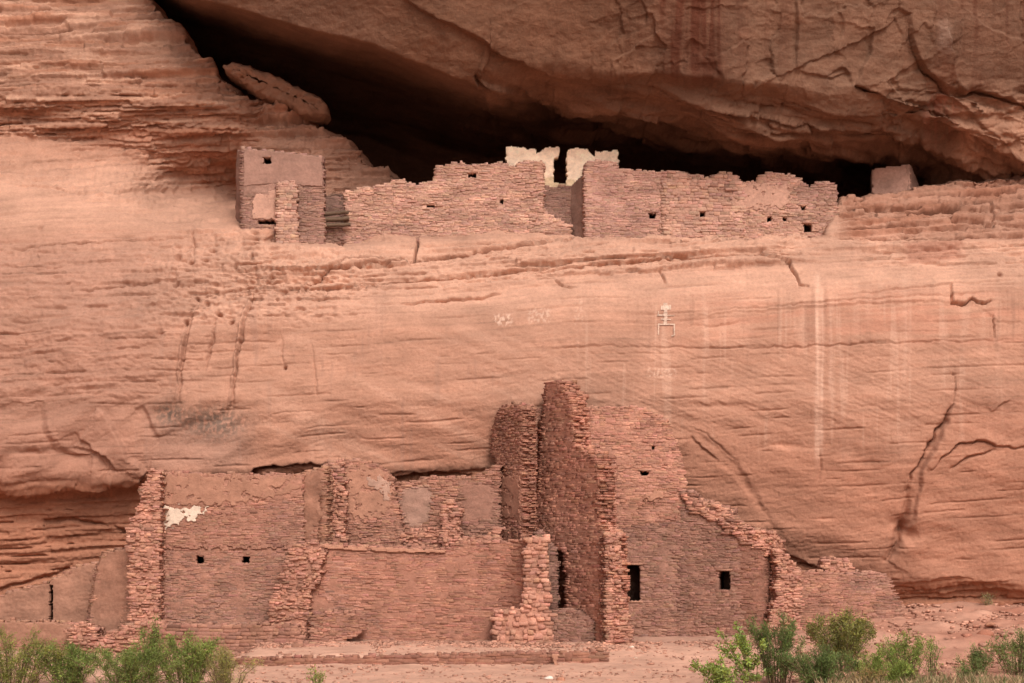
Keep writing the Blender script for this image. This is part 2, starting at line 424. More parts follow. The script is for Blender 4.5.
    G([(930,470),(945,455),(960,444),(985,441),(1000,447),(1040,448)], .9, .17); K([(1040,448),(1000,447),(985,441),(960,444),(945,455),(930,470)], .14, 14)
    G([(950,470),(970,456),(995,450)], 1.6, .18)
    G([(953,402),(956,390),(953,372)], 1.0, .12); K([(1010,398),(1002,405),(990,412)], .12, 12)
    K([(830,448),(790,449),(770,446),(755,452)], -.06, 8); G([(820,450),(820,478)], 1.4, .08)
    R.bump(786, 446, 14, 2.5, -.06); R.bump(715, 406, 30, 3, -.07)
    # lip of the undercut: ragged edges
    K([(1040,586),(1000,584),(960,578),(930,580),(890,586),(850,578),(820,574),(800,560),(786,556),(775,544)], .06, 14)
    K([(470,474),(430,470),(395,474),(380,466),(330,462),(290,468),(262,466),(250,474),(190,474),(150,470)], .26, 12)
    G([(150,474),(200,476),(250,477),(262,468),(310,464),(380,469),(400,478),(470,476)], 2.0, .45)
    G([(30,523),(70,520),(100,524),(130,532)], 2.0, .25); G([(0,590),(20,583),(60,573),(70,566)], 2.5, .25)
    G([(880,592),(950,588),(1030,591)], 1, .08); G([(900,599),(960,600),(1030,597)], 1.2, .12)
    D *= np.clip(1 - e / 14, 0.15, 1)
    D = np.where(e > 0, D + .12 * fbm(X[..., 0], X[..., 1], 3, 91), D)
    X = X + N * D[..., None]
    # ---- colour of the rock, by bed and by region
    base = np.array([.395, .203, .136]); pale = np.array([.50, .28, .195]); red = np.array([.34, .14, .080]); brown = np.array([.30, .145, .095])
    C = np.broadcast_to(base, X.shape).copy()
    def mix(c, k):
        nonlocal C
        k = np.clip(k, 0, 1)[..., None]; C = C * (1 - k) + np.array(c) * k
    mix(pale, .75 * zone(U, V + .04 * (U - 512), -900, 2000, 226, 312, 60, 16))
    mix(pale, .55 * zone(U, V, -900, 235, 165, 232, 30, 14))
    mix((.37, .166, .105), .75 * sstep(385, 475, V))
    mix((.31, .155, .108), .70 * zone(U, V, -900, 170, 236, 480, 90, 30)); mix((.285, .143, .094), .78 * k_ul)  # left edge darkened first: vignette and shade put into the colour
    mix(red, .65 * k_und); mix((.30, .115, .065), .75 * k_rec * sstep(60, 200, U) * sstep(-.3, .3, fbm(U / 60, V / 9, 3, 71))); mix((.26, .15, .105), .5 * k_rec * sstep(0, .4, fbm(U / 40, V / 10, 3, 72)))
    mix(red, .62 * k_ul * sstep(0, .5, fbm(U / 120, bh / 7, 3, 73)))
    mix((.52, .29, .195), .65 * k_ul * sstep(.0, .5, fbm(U / 60, bh / 5, 3, 75)))
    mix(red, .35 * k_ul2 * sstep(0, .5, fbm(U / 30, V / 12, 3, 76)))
    mix(brown, .40 * zone(U, V, -900, 60, 280, 400, 50, 30) * (.5 + .5 * fbm(U / 50, V / 40, 3, 78)))
    mix((.40, .17, .11), .55 * zone(U, V, 700, 1600, 292, 345, 60, 14) * sstep(-.4, .5, fbm(U / 120, b / 8, 3, 79)))
    mix((.34, .15, .10), .7 * zone(U + 4 * fbm(U / 9, V / 6, 2, 5), V + .1 * (U - 930), 905, 962, 241, 262, 6, 3))
    mix((.31, .15, .10), .6 * k_ru); mix((.27, .112, .068), .75 * k_ru * sstep(-.3, .3, fbm(U / 60, V / 7, 3, 82)) * sstep(0, 10, V + .18 * (U - 840) - 200)); mix((.30, .16, .11), .5 * zone(U, V, 950, 1500, 196, 236, 20, 6))
    mix((.36, .15, .095), .35 * zone(U, V, 950, 1500, 390, 440, 20, 16))
    bed = fbm(U / 300, b / 5, 4, 83) * .10 + fbm(U / 140, b / 1.6, 3, 85) * (.03 + .09 * stripe) - .16 * face * jm * sstep(.0, .3, fbm(U / 90, V / 8, 3, 317)) - .12 * sstep(.05, .5, fbm(U / 110, V / 60, 4, 318)) + .10 * sstep(.1, .5, fbm(U / 70, V / 40, 4, 319))
    fine = fbm(U / 5, V / 3.5, 4, 87) * .09 + fbm(U / 60, V / 50, 3, 88) * .07
    C *= (1 + bed + fine)[..., None]
    mix(pale, .38 * sstep(.0, .5, fbm((U + .5 * V) / 210, (V - .5 * U) / 13, 3, 350)) * zone(U, V, 250, 580, 325, 470, 50, 25))
    mix((.33, .155, .10), .30 * sstep(.0, .5, fbm((U + .5 * V) / 210, (V - .32 * U) / 16, 3, 351)) * zone(U, V, 250, 1100, 325, 560, 60, 30))
    str_n = .7 + .5 * fbm(U / 3, V / 60, 2, 89)
    for (u, v0, v1, w, k) in [(817,276,468,2.6,.55),(822,290,455,1.6,.45),(830,300,400,1.4,.35),(704,285,420,1.6,.22),(856,284,345,3,.25),(868,290,330,3,.2),(905,275,395,5,.22),(820,425,450,3.5,.4),
                              (845,440,470,8,.12),(900,420,470,14,.12),(322,415,470,4,.18),(312,430,480,3,.15),(880,280,320,2,.2),(740,290,360,10,.1),(655,330,380,14,.12)]:
        f = np.exp(-((U - u - .4 * np.sin(V / 17)) / w) ** 2) * sstep(v0 - 6, v0 + 6, V) * (1 - sstep(v1 - 25, v1 + 8, V)) * str_n
        mix((.66, .42, .31), k * f)
    fs = sstep(.12, .5, fbm(U / 7, V / 240, 3, 330)) * sstep(-.1, .3, fbm(U / 26, V / 90, 3, 331))
    mix((.58, .36, .26), .26 * fs * zone(U, V + 12 * fbm(U / 7, U * 0, 2, 332), 560, 990, 290, 450, 60, 20))
    fs = sstep(.12, .5, fbm(U / 7, V / 200, 3, 333)) * sstep(0, .3, fbm(U / 22, V / 70, 3, 334))
    mix((.25, .125, .085), .45 * fs * zone(U, V + 12 * fbm(U / 7, U * 0, 2, 335), 640, 1500, 292, 360, 40, 20))
    mix((.30, .165, .12), .35 * fs * zone(U, V, 120, 560, 290, 470, 40, 20))
    for (u, v, ru, rv, k) in [(170,415,14,12,.8),(216,424,28,16,.85),(196,423,14,8,.5)]:
        f = np.exp(-((U - u) / ru) ** 2 - ((V - v) / rv) ** 2) * sstep(-.45, .25, fbm(U / 3.5, V / 5, 4, 93))
        mix((.10, .072, .054), k * f * 1.35)
    mix((.34, .20, .15), .35 * zone(U, V, 150, 250, 415, 470, 20, 12))
    for (u0, u1, v0, v1, k) in [(494,512,313,324,.5),(528,550,308,322,.35),(648,676,368,377,.35),(575,583,300,326,.2)]:
        f = zone(U, V, u0, u1, v0, v1, 2, 2) * sstep(-.1, .3, fbm(U / 3, V / 4, 3, 95))
        mix((.72, .50, .38), k * f)
    nr, nc = U.shape
    idx = np.arange(nr * nc).reshape(nr, nc)
    keep = (e[:-1, :-1] < 150)
    q = np.stack([idx[:-1, :-1], idx[:-1, 1:], idx[1:, 1:], idx[1:, :-1]], axis=2)[keep]
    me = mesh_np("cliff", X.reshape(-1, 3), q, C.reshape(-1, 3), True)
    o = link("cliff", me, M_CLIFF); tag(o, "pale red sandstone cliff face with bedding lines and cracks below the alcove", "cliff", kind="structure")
    return us, vs, X

B_COLS = [
 (-420, [(-320,76.00),(-200,77.00),(-170,78.00),(260,78.00)]),
 (60,   [(-320,75.50),(-75,76.00),(-66,76.50),(-45,77.00),(260,77.00)]),
 (150,  [(-320,59.40),(-26,65.20),(-14,67.20),(10,75.00),(40,76.00),(260,76.00)]),
 (200,  [(-320,56.90),(1,62.70),(7,65.70),(30,72.20),(70,76.00),(260,76.00)]),
 (280,  [(-320,56.90),(22,62.20),(29,64.70),(55,70.70),(105,76.00),(260,76.50)]),
 (375,  [(-320,56.40),(20,61.30),(46,61.70),(53,64.20),(85,70.70),(140,76.00),(260,77.00)]),
 (450,  [(-320,56.40),(40,60.80),(79,61.50),(86,63.70),(112,70.20),(150,76.00),(260,77.00)]),
 (490,  [(-320,56.40),(50,61.50),(70,61.90),(94,62.80),(106,65.20),(126,70.20),(158,76.00),(260,77.00)]),
 (545,  [(-320,56.40),(60,61.70),(75,62.30),(100,64.60),(126,69.50),(162,76.00),(260,77.00)]),
 (620,  [(-320,56.40),(70,61.60),(79,62.10),(116,64.00),(140,67.00),(158,72.0),(170,75.50),(260,76.00)]),
 (720,  [(-320,56.40),(76,60.70),(86,61.30),(125,62.80),(150,65.00),(166,69.5),(178,74.00),(260,75.00)]),
 (800,  [(-320,56.90),(88,61.20),(102,61.80),(140,63.30),(164,66.00),(177,70.0),(185,72.50),(260,74.00)]),
 (880,  [(-320,57.40),(98,61.90),(122,62.60),(150,64.00),(165,67.20),(176,70.5),(184,72.20),(260,72.00)]),
 (940,  [(-320,57.90),(95,62.50),(130,63.20),(160,65.30),(173,66.50),(182,67.20),(260,68.00)]),
 (1000, [(-320,58.40),(100,63.40),(140,64.00),(165,65.20),(174,65.80),(180,66.30),(260,68.00)]),
 (1060, [(-320,58.90),(100,63.90),(140,64.50),(162,65.20),(171,65.80),(178,66.30),(260,68.00)]),
 (1444, [(-320,59.40),(100,64.20),(140,65.70),(152,67.20),(260,68.00)]),
]

def build_overhang():
    us = grid_axis(130, 1038, 1.1, -420, 1444, 26)
    vs = np.concatenate([np.linspace(-320, -14, 16, endpoint=False), np.arange(-14, 200, 1.0), np.linspace(200, 260, 12)])[::-1]
    U, V = np.meshgrid(us, vs)
    # wander the brow so that it is not a ruled surface
    Vw = V + 3 * fbm(U / 60, V / 60, 3, 101)
    br = np.array([(-420,-190),(60,-75),(150,-26),(200,1),(280,22),(375,44),(450,76),(490,88),(545,75),(620,79),(720,86),(800,102),(880,122),(940,130),(1000,140),(1060,140),(1444,140)], float)
    VBs = np.interp(us, br[:, 0], br[:, 1]); VBs = np.convolve(np.pad(VBs, 6, mode='edge'), np.ones(13) / 13, 'valid')[None, :]
    Y = blurv(columns(B_COLS, U, Vw - VBs, {c[0]: float(np.interp(c[0], br[:, 0], br[:, 1])) for c in B_COLS}), 2)
    X = np.stack([(U - CX) * Y / F, Y, EYE - (V - YH) * Y / F], axis=2)
    N = grid_normals(X)
    R = Relief(U, V, 103); D = R.D; R.fk = 2.2
    VB = VBs
    k_roof = sstep(-4, 14, V - VB)
    b = V - .24 * (U - 512) + 3 * fbm(U / 110, V / 50, 2, 105)
    rl = layers(b + 2.2 * fbm(U / 22, V / 10, 3, 107), U, 17, 109, 110, .12)
    rm = layers(b + 1.2 * fbm(U / 14, V / 8, 3, 111), U, 7.5, 113, 60, .16)
    Br, jr = blocks(b + 1.5 * fbm(U / 9, V / 7, 3, 320), U + 5 * fbm(U / 12, V / 12, 3, 321), 9.0, 60, 322, .12)
    D += k_roof * (.12 + .88 * sstep(420, 600, U)) * (.40 * rl + .20 * rm + .30 * Br - .22 * jr * sstep(0, .3, fbm(U / 40, V / 12, 3, 323)) + .25 * fbm(U / 80, b / 16, 4, 115) + .12 * np.minimum(0, fbm(U / 22, b / 5, 4, 117)))
    k_r = zone(U, V, 880, 1500, 85, 190, 40, 14)
    D += k_r * (.20 * layers(V + .25 * U + 4 * fbm(U / 20, V / 12, 3, 121), U, 9, 123, 30, .25) + .16 * fbm(U / 16, V / 9, 4, 125))
    fc = 1 - k_roof
    D += fc * (.10 * fbm(U / 90, V / 60, 3, 127) + .03 * fbm(U / 9, V / 7, 4, 129))
    # random spalled plates on the upper face
    kp = fc * zone(U, V, 590, 1100, -400, 110, 30, 12)
    pl = np.floor((U + 9 * fbm(U / 24, V / 24, 3, 131)) / 31), np.floor((V + .3 * U + 12 * fbm(U / 26, V / 30, 3, 133)) / 44)
    D += kp * .05 * (hash2(pl[0], pl[1], 135) - .5) * 2
    G, K = R.groove, R.flake
    K([(360,-20),(400,0),(430,18),(450,26),(480,42),(500,56),(530,64),(560,72),(600,77),(640,78),(680,80),(720,84),(760,98)], .0, 10)
    K([(620,78),(560,73),(530,64),(500,54),(480,40),(450,24),(430,14),(400,-4)], .28, 26, 1.6)
    K([(476,90),(478,78),(490,84),(520,90),(545,80)], .22, 12)
    G([(476,76),(480,84),(492,90)], 2.5, .3)
    K([(612,84),(613,60),(626,52),(635,46),(634,68)], .10, 12); K([(618,14),(624,34),(610,46)], -.10, 18)
    K([(653,14),(655,30),(662,42),(668,46)], -.16, 14); K([(642,0),(648,14),(646,24)], -.1, 12)
    K([(682,72),(684,50),(692,38)], -.12, 10); K([(716,60),(718,70),(724,78)], -.12, 10); K([(772,58),(776,74)], -.14, 10)
    K([(795,-10),(799,30),(796,70)], -.14, 20); K([(796,70),(830,78),(850,74)], -.12, 12)
    K([(876,28),(872,52),(856,86)], -.20, 30); K([(894,98),(880,95),(855,86)], -.0, 9)
    K([(856,86),(872,92),(890,99),(893,90),(888,82)], -.30, 22); G([(856,87),(874,94),(891,100)], 1.6, .25)
    K([(828,76),(842,68),(852,74),(853,86)], -.15, 12)
    K([(838,0),(845,30),(838,50),(848,60)], -.08, 14); K([(890,76),(900,88),(912,112)], .10, 14)
    K([(896,6),(908,13),(910,38),(918,60),(928,72),(945,84),(958,97),(961,88)], -.28, 40, 1.4); G([(909,14),(911,38),(919,60),(930,74),(946,86),(958,97)], 1.2, .3)
    K([(945,-10),(946,30),(954,60),(960,82)], .26, 16)
    K([(960,82),(972,97),(980,90),(1005,98),(1040,112)], -.30, 26); G([(974,96),(982,91),(1006,99),(1040,113)], 1.5, .3)
    K([(965,8),(985,26),(1010,36),(1040,46)], .10, 16)
    R.bump(925, 120, 26, 14, -.35); R.bump(950, 116, 14, 30, -.25)
    for q in [[(640,112),(690,136),(730,150),(780,160)], [(540,102),(600,128),(640,140)], [(660,96),(720,104),(760,108)], [(780,118),(840,132),(880,140)], [(700,120),(760,140),(800,150)], [(520,88),(560,104),(620,114)]]:
        K(q[::-1], .30, 14, 1.6); G(q, 2.0, .2)
    X = X + N * D[..., None]
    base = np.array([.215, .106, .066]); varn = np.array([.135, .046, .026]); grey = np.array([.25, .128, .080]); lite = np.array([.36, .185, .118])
    C = np.broadcast_to(base, X.shape).copy()
    def mix(c, k):
        nonlocal C
        k = np.clip(k, 0, 1)[..., None]; C = C * (1 - k) + np.array(c) * k
    st = fbm(U / 15, V / 260, 4, 141)
    k_v = fc * (zone(U, V, 655, 735, -400, 76, 16, 12) * (.35 + .9 * sstep(-.15, .3, st)) + zone(U, V, 735, 800, -400, 70, 16, 14) * .7 * sstep(.05, .3, st) + .45 * zone(U, V, 480, 650, -400, 60, 30, 14) * sstep(.1, .45, st)
               + .6 * zone(U, V, 945, 1100, -400, 100, 10, 16) * sstep(-.1, .35, st) + .35 * zone(U, V, 900, 960, -400, 80, 12, 12) * sstep(0, .3, st))
    mix(varn, .95 * k_v)
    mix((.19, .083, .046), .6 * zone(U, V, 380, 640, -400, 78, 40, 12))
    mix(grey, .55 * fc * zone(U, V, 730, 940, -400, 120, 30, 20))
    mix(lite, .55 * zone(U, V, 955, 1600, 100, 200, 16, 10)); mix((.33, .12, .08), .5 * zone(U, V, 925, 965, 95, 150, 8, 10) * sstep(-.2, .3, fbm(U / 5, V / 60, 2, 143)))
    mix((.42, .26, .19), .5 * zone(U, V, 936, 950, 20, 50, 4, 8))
    mix((.17, .080, .048), .6 * sstep(20, 60, V - VB) * (1 - sstep(780, 900, U)))  # roof darkens behind the brow: alcove shade put into the colour
    C *= (1 + .22 * kp * (hash2(pl[0], pl[1], 136) - .5))[..., None]
    C *= (.74 + .26 * zone(U, V, 955, 1600, 98, 220, 14, 10))[..., None]  # right end stays brighter: the light there is put into the colour
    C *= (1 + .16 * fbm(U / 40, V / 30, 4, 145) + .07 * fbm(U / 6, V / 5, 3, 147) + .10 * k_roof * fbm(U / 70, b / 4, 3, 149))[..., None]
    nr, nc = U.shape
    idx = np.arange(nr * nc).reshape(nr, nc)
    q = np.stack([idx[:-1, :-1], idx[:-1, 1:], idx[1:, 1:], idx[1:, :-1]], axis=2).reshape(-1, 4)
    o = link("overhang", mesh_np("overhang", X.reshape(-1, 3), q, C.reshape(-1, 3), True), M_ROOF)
    tag(o, "dark streaked sandstone overhang roofing the deep shadowed alcove", "cliff", kind="structure")

CL_U, CL_V, CL_X = build_lower_cliff()
build_overhang()

def cliff_depth(u, v):
    i = int(np.argmin(abs(CL_V - v))); j = int(np.argmin(abs(CL_U - u)))
    return CL_X[i, j, 1]

# ------------------------------------------------------------------ the ground
def ground_z(X, Y):
    X = np.asarray(X, float); Y = np.asarray(Y, float)
    z = np.interp(Y, [46, 49, 53, 55, 57.5, 60, 66], [-1.0, -.95, -.68, -.48, -.02, .12, .3])
    lf = 1 - sstep(-9.5, -5.5, X)
    z = z - .32 * lf * sstep(53, 57, Y)
    rt = sstep(6.5, 12.5, X)
    z = z + rt * np.interp(Y, [52, 56, 60, 64, 70], [0, .12, .55, 1.05, 1.3])
    tr = sstep(-8.3, -8.1, X) * (1 - sstep(2.7, 2.9, X)) * sstep(54.45, 54.6, Y)
    z = np.maximum(z, z * (1 - tr) + tr * np.interp(Y, [54.5, 57.5], [-.30, .0]))
    return z
def build_ground():
    xs = np.concatenate([-np.geomspace(1500, 26, 26), np.arange(-24, 24, .13), np.geomspace(26, 1500, 26)])
    ys = np.concatenate([-np.geomspace(1500, 5, 24), np.linspace(0, 43, 22), np.arange(44, 66, .11), [68, 75, 90]])
    X, Y = np.meshgrid(xs, ys)
    Z = ground_z(X, Y)
    near = zone(X, Y, -24, 24, 44, 67, 2, 1.5)
    rs = sstep(6, 12, X) * near
    Z = Z + near * (.05 * fbm(X / 2.2, Y / 2.2, 4, 201) + .035 * fbm(X * 1.6, Y * 1.6, 4, 203)) + rs * (.12 * fbm(X / 1.3, Y / 1.1, 4, 205) + .06 * layers(Y * 10 + 3 * fbm(X, Y, 2, 206), X * 30, 6, 207, 40, .2))
    C = np.broadcast_to(np.array([.52, .29, .205]), X.shape + (3,)).copy()
    k = np.clip(rs * (.6 + .5 * fbm(X / 2, Y / 2, 3, 209)), 0, 1)[..., None]
    C = C * (1 - k) + np.array([.34, .145, .095]) * k
    k = np.clip(.5 * sstep(56.8, 57.6, Y) * (1 - rs), 0, 1)[..., None]
    C = C * (1 - k) + np.array([.33, .185, .135]) * k
    C *= (1 + .20 * fbm(X / 1.5, Y / .9, 4, 211) + .12 * fbm(X * 3, Y * 3, 3, 213))[..., None]
    nr, nc = X.shape; idx = np.arange(nr * nc).reshape(nr, nc)
    q = np.stack([idx[:-1, :-1], idx[:-1, 1:], idx[1:, 1:], idx[1:, :-1]], axis=2).reshape(-1, 4)
    o = link("ground", mesh_np("ground", np.stack([X, Y, Z], 2).reshape(-1, 3), q, C.reshape(-1, 3), True), M_GROUND)
    tag(o, "trampled pale red sand in front of the ruin", "ground", kind="structure")
build_ground()

# ------------------------------------------------------------------ masonry walls
class Path:
    """a wall line in plan, given by picture columns and depths; s runs along it in metres"""
    def __init__(s, pts):
        pts = np.array(pts, float)
        if len(pts) > 2:
            t = np.linspace(0, 1, len(pts)); tt = np.linspace(0, 1, 120)
            # Catmull-Rom through the control points
            p = np.vstack([2 * pts[0] - pts[1], pts, 2 * pts[-1] - pts[-2]])
            out = []
            for q in tt:
                k = min(int(q * (len(pts) - 1)), len(pts) - 2); f = q * (len(pts) - 1) - k
                a, b, c, d = p[k], p[k + 1], p[k + 2], p[k + 3]
                out.append(.5 * (2 * b + (c - a) * f + (2 * a - 5 * b + 4 * c - d) * f * f + (3 * b - a - 3 * c + d) * f ** 3))
            pts = np.array(out)
            s.x = (pts[:, 0] - CX) * pts[:, 1] / F; s.y = pts[:, 1]
        else:
            x = (pts[:, 0] - CX) * pts[:, 1] / F
            f = np.linspace(0, 1, 120); s.x = x[0] + (x[1] - x[0]) * f; s.y = pts[0, 1] + (pts[1, 1] - pts[0, 1]) * f
        d = np.hypot(np.diff(s.x), np.diff(s.y)); s.s = np.concatenate([[0], np.cumsum(d)]); s.L = s.s[-1]
        s.u = CX + F * s.x / s.y
        tx = np.gradient(s.x, s.s); ty = np.gradient(s.y, s.s); ln = np.hypot(tx, ty); tx /= ln; ty /= ln
        s.nx, s.ny = ty, -tx
        flip = (s.nx[60] * -s.x[60] + s.ny[60] * -s.y[60]) < 0
        if flip: s.nx, s.ny = -s.nx, -s.ny
        s.tx, s.ty = tx, ty
    def ext(s, arr, q):
        r = np.interp(q, s.s, arr)
        return r
    def xyz(s, q, t, n):
        q = np.asarray(q, float)
        over = np.where(q < 0, q, np.where(q > s.L, q - s.L, 0))
        x = s.ext(s.x, q) + over * s.ext(s.tx, q) + n * s.ext(s.nx, q)
        y = s.ext(s.y, q) + over * s.ext(s.ty, q) + n * s.ext(s.ny, q)
        return np.stack([x, y, np.broadcast_to(t, x.shape)], -1)
    def st(s, u, v):
        u = np.asarray(u, float); v = np.asarray(v, float)
        q = np.interp(u, s.u, s.s)
        e0 = (s.s[1] - s.s[0]) / (s.u[1] - s.u[0]); e1 = (s.s[-1] - s.s[-2]) / (s.u[-1] - s.u[-2])
        q = np.where(u < s.u[0], (u - s.u[0]) * e0, np.where(u > s.u[-1], s.L + (u - s.u[-1]) * e1, q))
        y = s.ext(s.y, q)
        return q, EYE - (v - YH) * y / F
    def uv(s, q, t):
        q = np.asarray(q, float)
        y = s.ext(s.y, q)
        u = np.interp(q, s.s, s.u)
        e0 = (s.u[1] - s.u[0]) / (s.s[1] - s.s[0])
        u = np.where(q < 0, s.u[0] + q * e0, np.where(q > s.L, s.u[-1] + (q - s.L) * (s.u[-1] - s.u[-2]) / (s.s[-1] - s.s[-2]), u))
        return u, YH - (t - EYE) * F / y

BOXQ = np.array([[4, 5, 6, 7], [0, 1, 5, 4], [1, 2, 6, 5], [2, 3, 7, 6], [3, 0, 4, 7]])
FRQ = np.array([[8, 9, 10, 11], [4, 5, 9, 8], [5, 6, 10, 9], [6, 7, 11, 10], [7, 4, 8, 11], [0, 1, 5, 4], [1, 2, 6, 5], [2, 3, 7, 6], [3, 0, 4, 7]])
FULLQ = np.vstack([FRQ, [[3, 2, 1, 0]]])
SANDR = np.array([.385, .185, .125])

def wall(name, pts, poly, th=.5, label=None, cat="wall", group=None, parent=None, col=SANDR, mortar=None, course=(.028, .068), slen=(.08, .36), prot=(-.016, .015),
         holes=(), smooth=(), regions=(), cell=.055, jag=.05, miss=.05, rub=0.06, tops=True, seed=1, mat=None, stones=True, jit=.16, var=.065, ends=True, roundoff=0.0, tilt=.018, hjag=.03, odd=.06, core=1.0, bev=.008, cap=(.03, .08)):
    path = Path(pts); rs = np.random.default_rng(seed * 101 + 5)
    if holes: cell = min(cell, .032)
    q, t = path.st([p[0] for p in poly], [p[1] for p in poly])
    pst = list(zip(q, t))
    hs = []
    for (u0, v0, u1, v1) in holes:
        (a, b), (c, d) = path.st([u0, u1], [v1, v0])
        hs.append((a, c, b, d) if False else (a, c, b, d))
    H = []
    for (u0, v0, u1, v1) in holes:
        ss, tt = path.st(np.array([u0, u1]), np.array([v1, v0]))
        H.append((ss[0], tt[0], ss[1], tt[1]))
    smin, smax, tmin, tmax = q.min(), q.max(), t.min(), t.max()
    def lines(lo, hi, extra):
        a = np.arange(lo - cell, hi + cell * 2, cell)
        for e in extra: a = a[abs(a - e) > cell * .45]
        return np.sort(np.concatenate([a, extra])) if len(extra) else a
    S = lines(smin, smax, np.array([])); T = lines(tmin, tmax, np.array([]))
    def solid(s, tt, j=jag):
        ns = s + j * fbm(s * 3 + seed, tt * 5, 3, seed); nt = tt + j * fbm(s * 5, tt * 3 + 7, 3, seed + 3)
        r = inpoly(pst, ns, nt)
        return r
    def inhole(s, tt, pad=0):
        r = np.zeros(np.shape(s), bool)
        ns = s + hjag * fbm(s * 9, tt * 9, 2, seed + 51); nt = tt + hjag * fbm(s * 9 + 5, tt * 9, 2, seed + 52)
        for h in H: r |= (ns > h[0] - pad) & (ns < h[2] + pad) & (nt > h[1] - pad) & (nt < h[3] + pad)
        return r
    def colour(s, tt):
        u, v = path.uv(s, tt)
        wu = u + 3 * fbm(u / 9, v / 9, 3, seed + 7); wv = v + 3 * fbm(u / 9, v / 9, 3, seed + 8)
        c = np.broadcast_to(np.array(col), np.shape(u) + (3,)).copy()
        for (pg, rc, k) in regions:
            m = inpoly(pg, wu, wv); c[m] = c[m] * (1 - k) + np.array(rc) * k
        return c * (1 + .26 * fbm(u / 26, v / 16, 4, seed + 9) + .10 * fbm(u / 5, v / 4, 3, seed + 10))[..., None]
    def smoothmask(s, tt):
        u, v = path.uv(s, tt)
        wu = u + 3 * fbm(u / 7, v / 7, 3, seed + 17); wv = v + 2.5 * fbm(u / 7, v / 7, 3, seed + 18)
        m = np.zeros(np.shape(u), bool)
        for pg in smooth: m |= inpoly(pg, wu, wv)
        return m
    VV, QQ, CC = [], [], []; nv = 0
    # core
    sc, tc = np.meshgrid((S[:-1] + S[1:]) / 2, (T[:-1] + T[1:]) / 2)
    occ = solid(sc, tc) & ~inhole(sc, tc)
    SS, TT = np.meshgrid(S, T)
    n_f = .032 * fbm(SS * 1.6, TT * 2.2, 3, seed + 21) + .012 * fbm(SS * 9, TT * 12, 2, seed + 22) - .012
    n_f = n_f * core
    sm = smoothmask(SS, TT)
    n_f = n_f + np.where(sm, .022, 0)
    if roundoff:
        n_f = n_f - roundoff * (1 - sstep(0, .5, tmax - TT))
    nr, nc = SS.shape
    cc = colour(SS, TT); mm = np.array(mortar) if mortar is not None else None
    core_c = cc * (.97 if mm is None else 1)
    if mm is not None: core_c = np.where(sm[..., None], cc, cc * 0 + mm)
    VV += [path.xyz(SS, TT, n_f).reshape(-1, 3), path.xyz(SS, TT, -th + 0 * n_f).reshape(-1, 3)]
    CC += [core_c.reshape(-1, 3)] * 2
    idx = np.arange(nr * nc).reshape(nr, nc); off = nr * nc
    f = np.stack([idx[:-1, :-1], idx[:-1, 1:], idx[1:, 1:], idx[1:, :-1]], 2)
    QQ += [f[occ], f[occ][:, ::-1] + off]
    pad = np.pad(occ, 1)
    for di, dj, a, b in ((0, -1, 0, 3), (0, 1, 2, 1), (-1, 0, 1, 0), (1, 0, 3, 2)):
        nb = pad[1 + di:pad.shape[0] - 1 + di, 1 + dj:pad.shape[1] - 1 + dj]
        m = occ & ~nb
        e = f[m]
        QQ.append(np.stack([e[:, a], e[:, b], e[:, b] + off, e[:, a] + off], 1))
    nv = 2 * off
    def add(boxes, Q, k):
        nonlocal nv
        if not boxes: return
        a = np.array([b_[0] for b_ in boxes]); c = np.array([b_[1] for b_ in boxes])   # a: (N,k,3) s,t,n   c: (N,3)
        VV.append(path.xyz(a[..., 0].ravel(), a[..., 1].ravel(), a[..., 2].ravel()))
        CC.append(np.repeat(c, k, 0))
        n = len(boxes)
        QQ.append((Q[None] + (np.arange(n) * k)[:, None, None] + nv).reshape(-1, 4))
        nv += n * k
    if stones:
        fr, bx = [], []
        tcur = tmin - .02
        cand = []
        while tcur < tmax + .03:
            h = rs.uniform(*course)
            s = smin - rs.uniform(0, .2)
            while s < smax + .05:
                ln = rs.uniform(*slen) * (.6 if rs.random() < .3 else 1)
                cand.append((s + ln / 2, tcur + h / 2, ln / 2, h / 2))
                s += ln
            # ends of the wall in this course: stones seen end-on across the wall's thickness
            if ends:
                sl = np.arange(smin - .1, smax + .1, .035); oc = solid(sl, sl * 0 + tcur + h / 2) & ~inhole(sl, sl * 0 + tcur + h / 2, .02)
                d = np.diff(oc.astype(int))
                for k in np.where(d != 0)[0]:
                    if inhole(np.array([sl[k]]), np.array([tcur + h / 2]), .12)[0]: continue
                    sg = -d[k]; n0 = 0.02
                    while n0 > -th + .03:
                        w = rs.uniform(.14, .38); w = min(w, n0 + th)
                        o = rs.uniform(-.03, rub); dep = .16
                        c3 = np.array([sl[k] + sg * (o - dep / 2), tcur + h / 2, n0 - w / 2])
                        bx.append((c3, np.array([dep, h / 2 * rs.uniform(.8, 1.15), w / 2 * .94])))
                        n0 -= w
            tcur += h
        cand = np.array(cand)
        w_t = cand[:, 1] + .05 * fbm(cand[:, 0] * .6, cand[:, 1] * .5, 3, seed + 31) + .015 * perlin(cand[:, 0] * 2.5, cand[:, 1] * 3, seed + 33)
        ok = solid(cand[:, 0], w_t) & ~smoothmask(cand[:, 0], w_t) & (rs.random(len(cand)) > miss)
        for (a0, b0, a1, b1) in H:
            ok &= ~((cand[:, 0] + cand[:, 2] * .8 > a0) & (cand[:, 0] - cand[:, 2] * .8 < a1) & (w_t + cand[:, 3] * .8 > b0) & (w_t - cand[:, 3] * .8 < b1))
        cand = cand[ok]; w_t = w_t[ok]
        stc = colour(cand[:, 0], w_t)
        rough_n = .5 + .9 * np.clip(fbm(cand[:, 0] * .8, w_t * .9, 3, seed + 35) + .3, 0, 1)
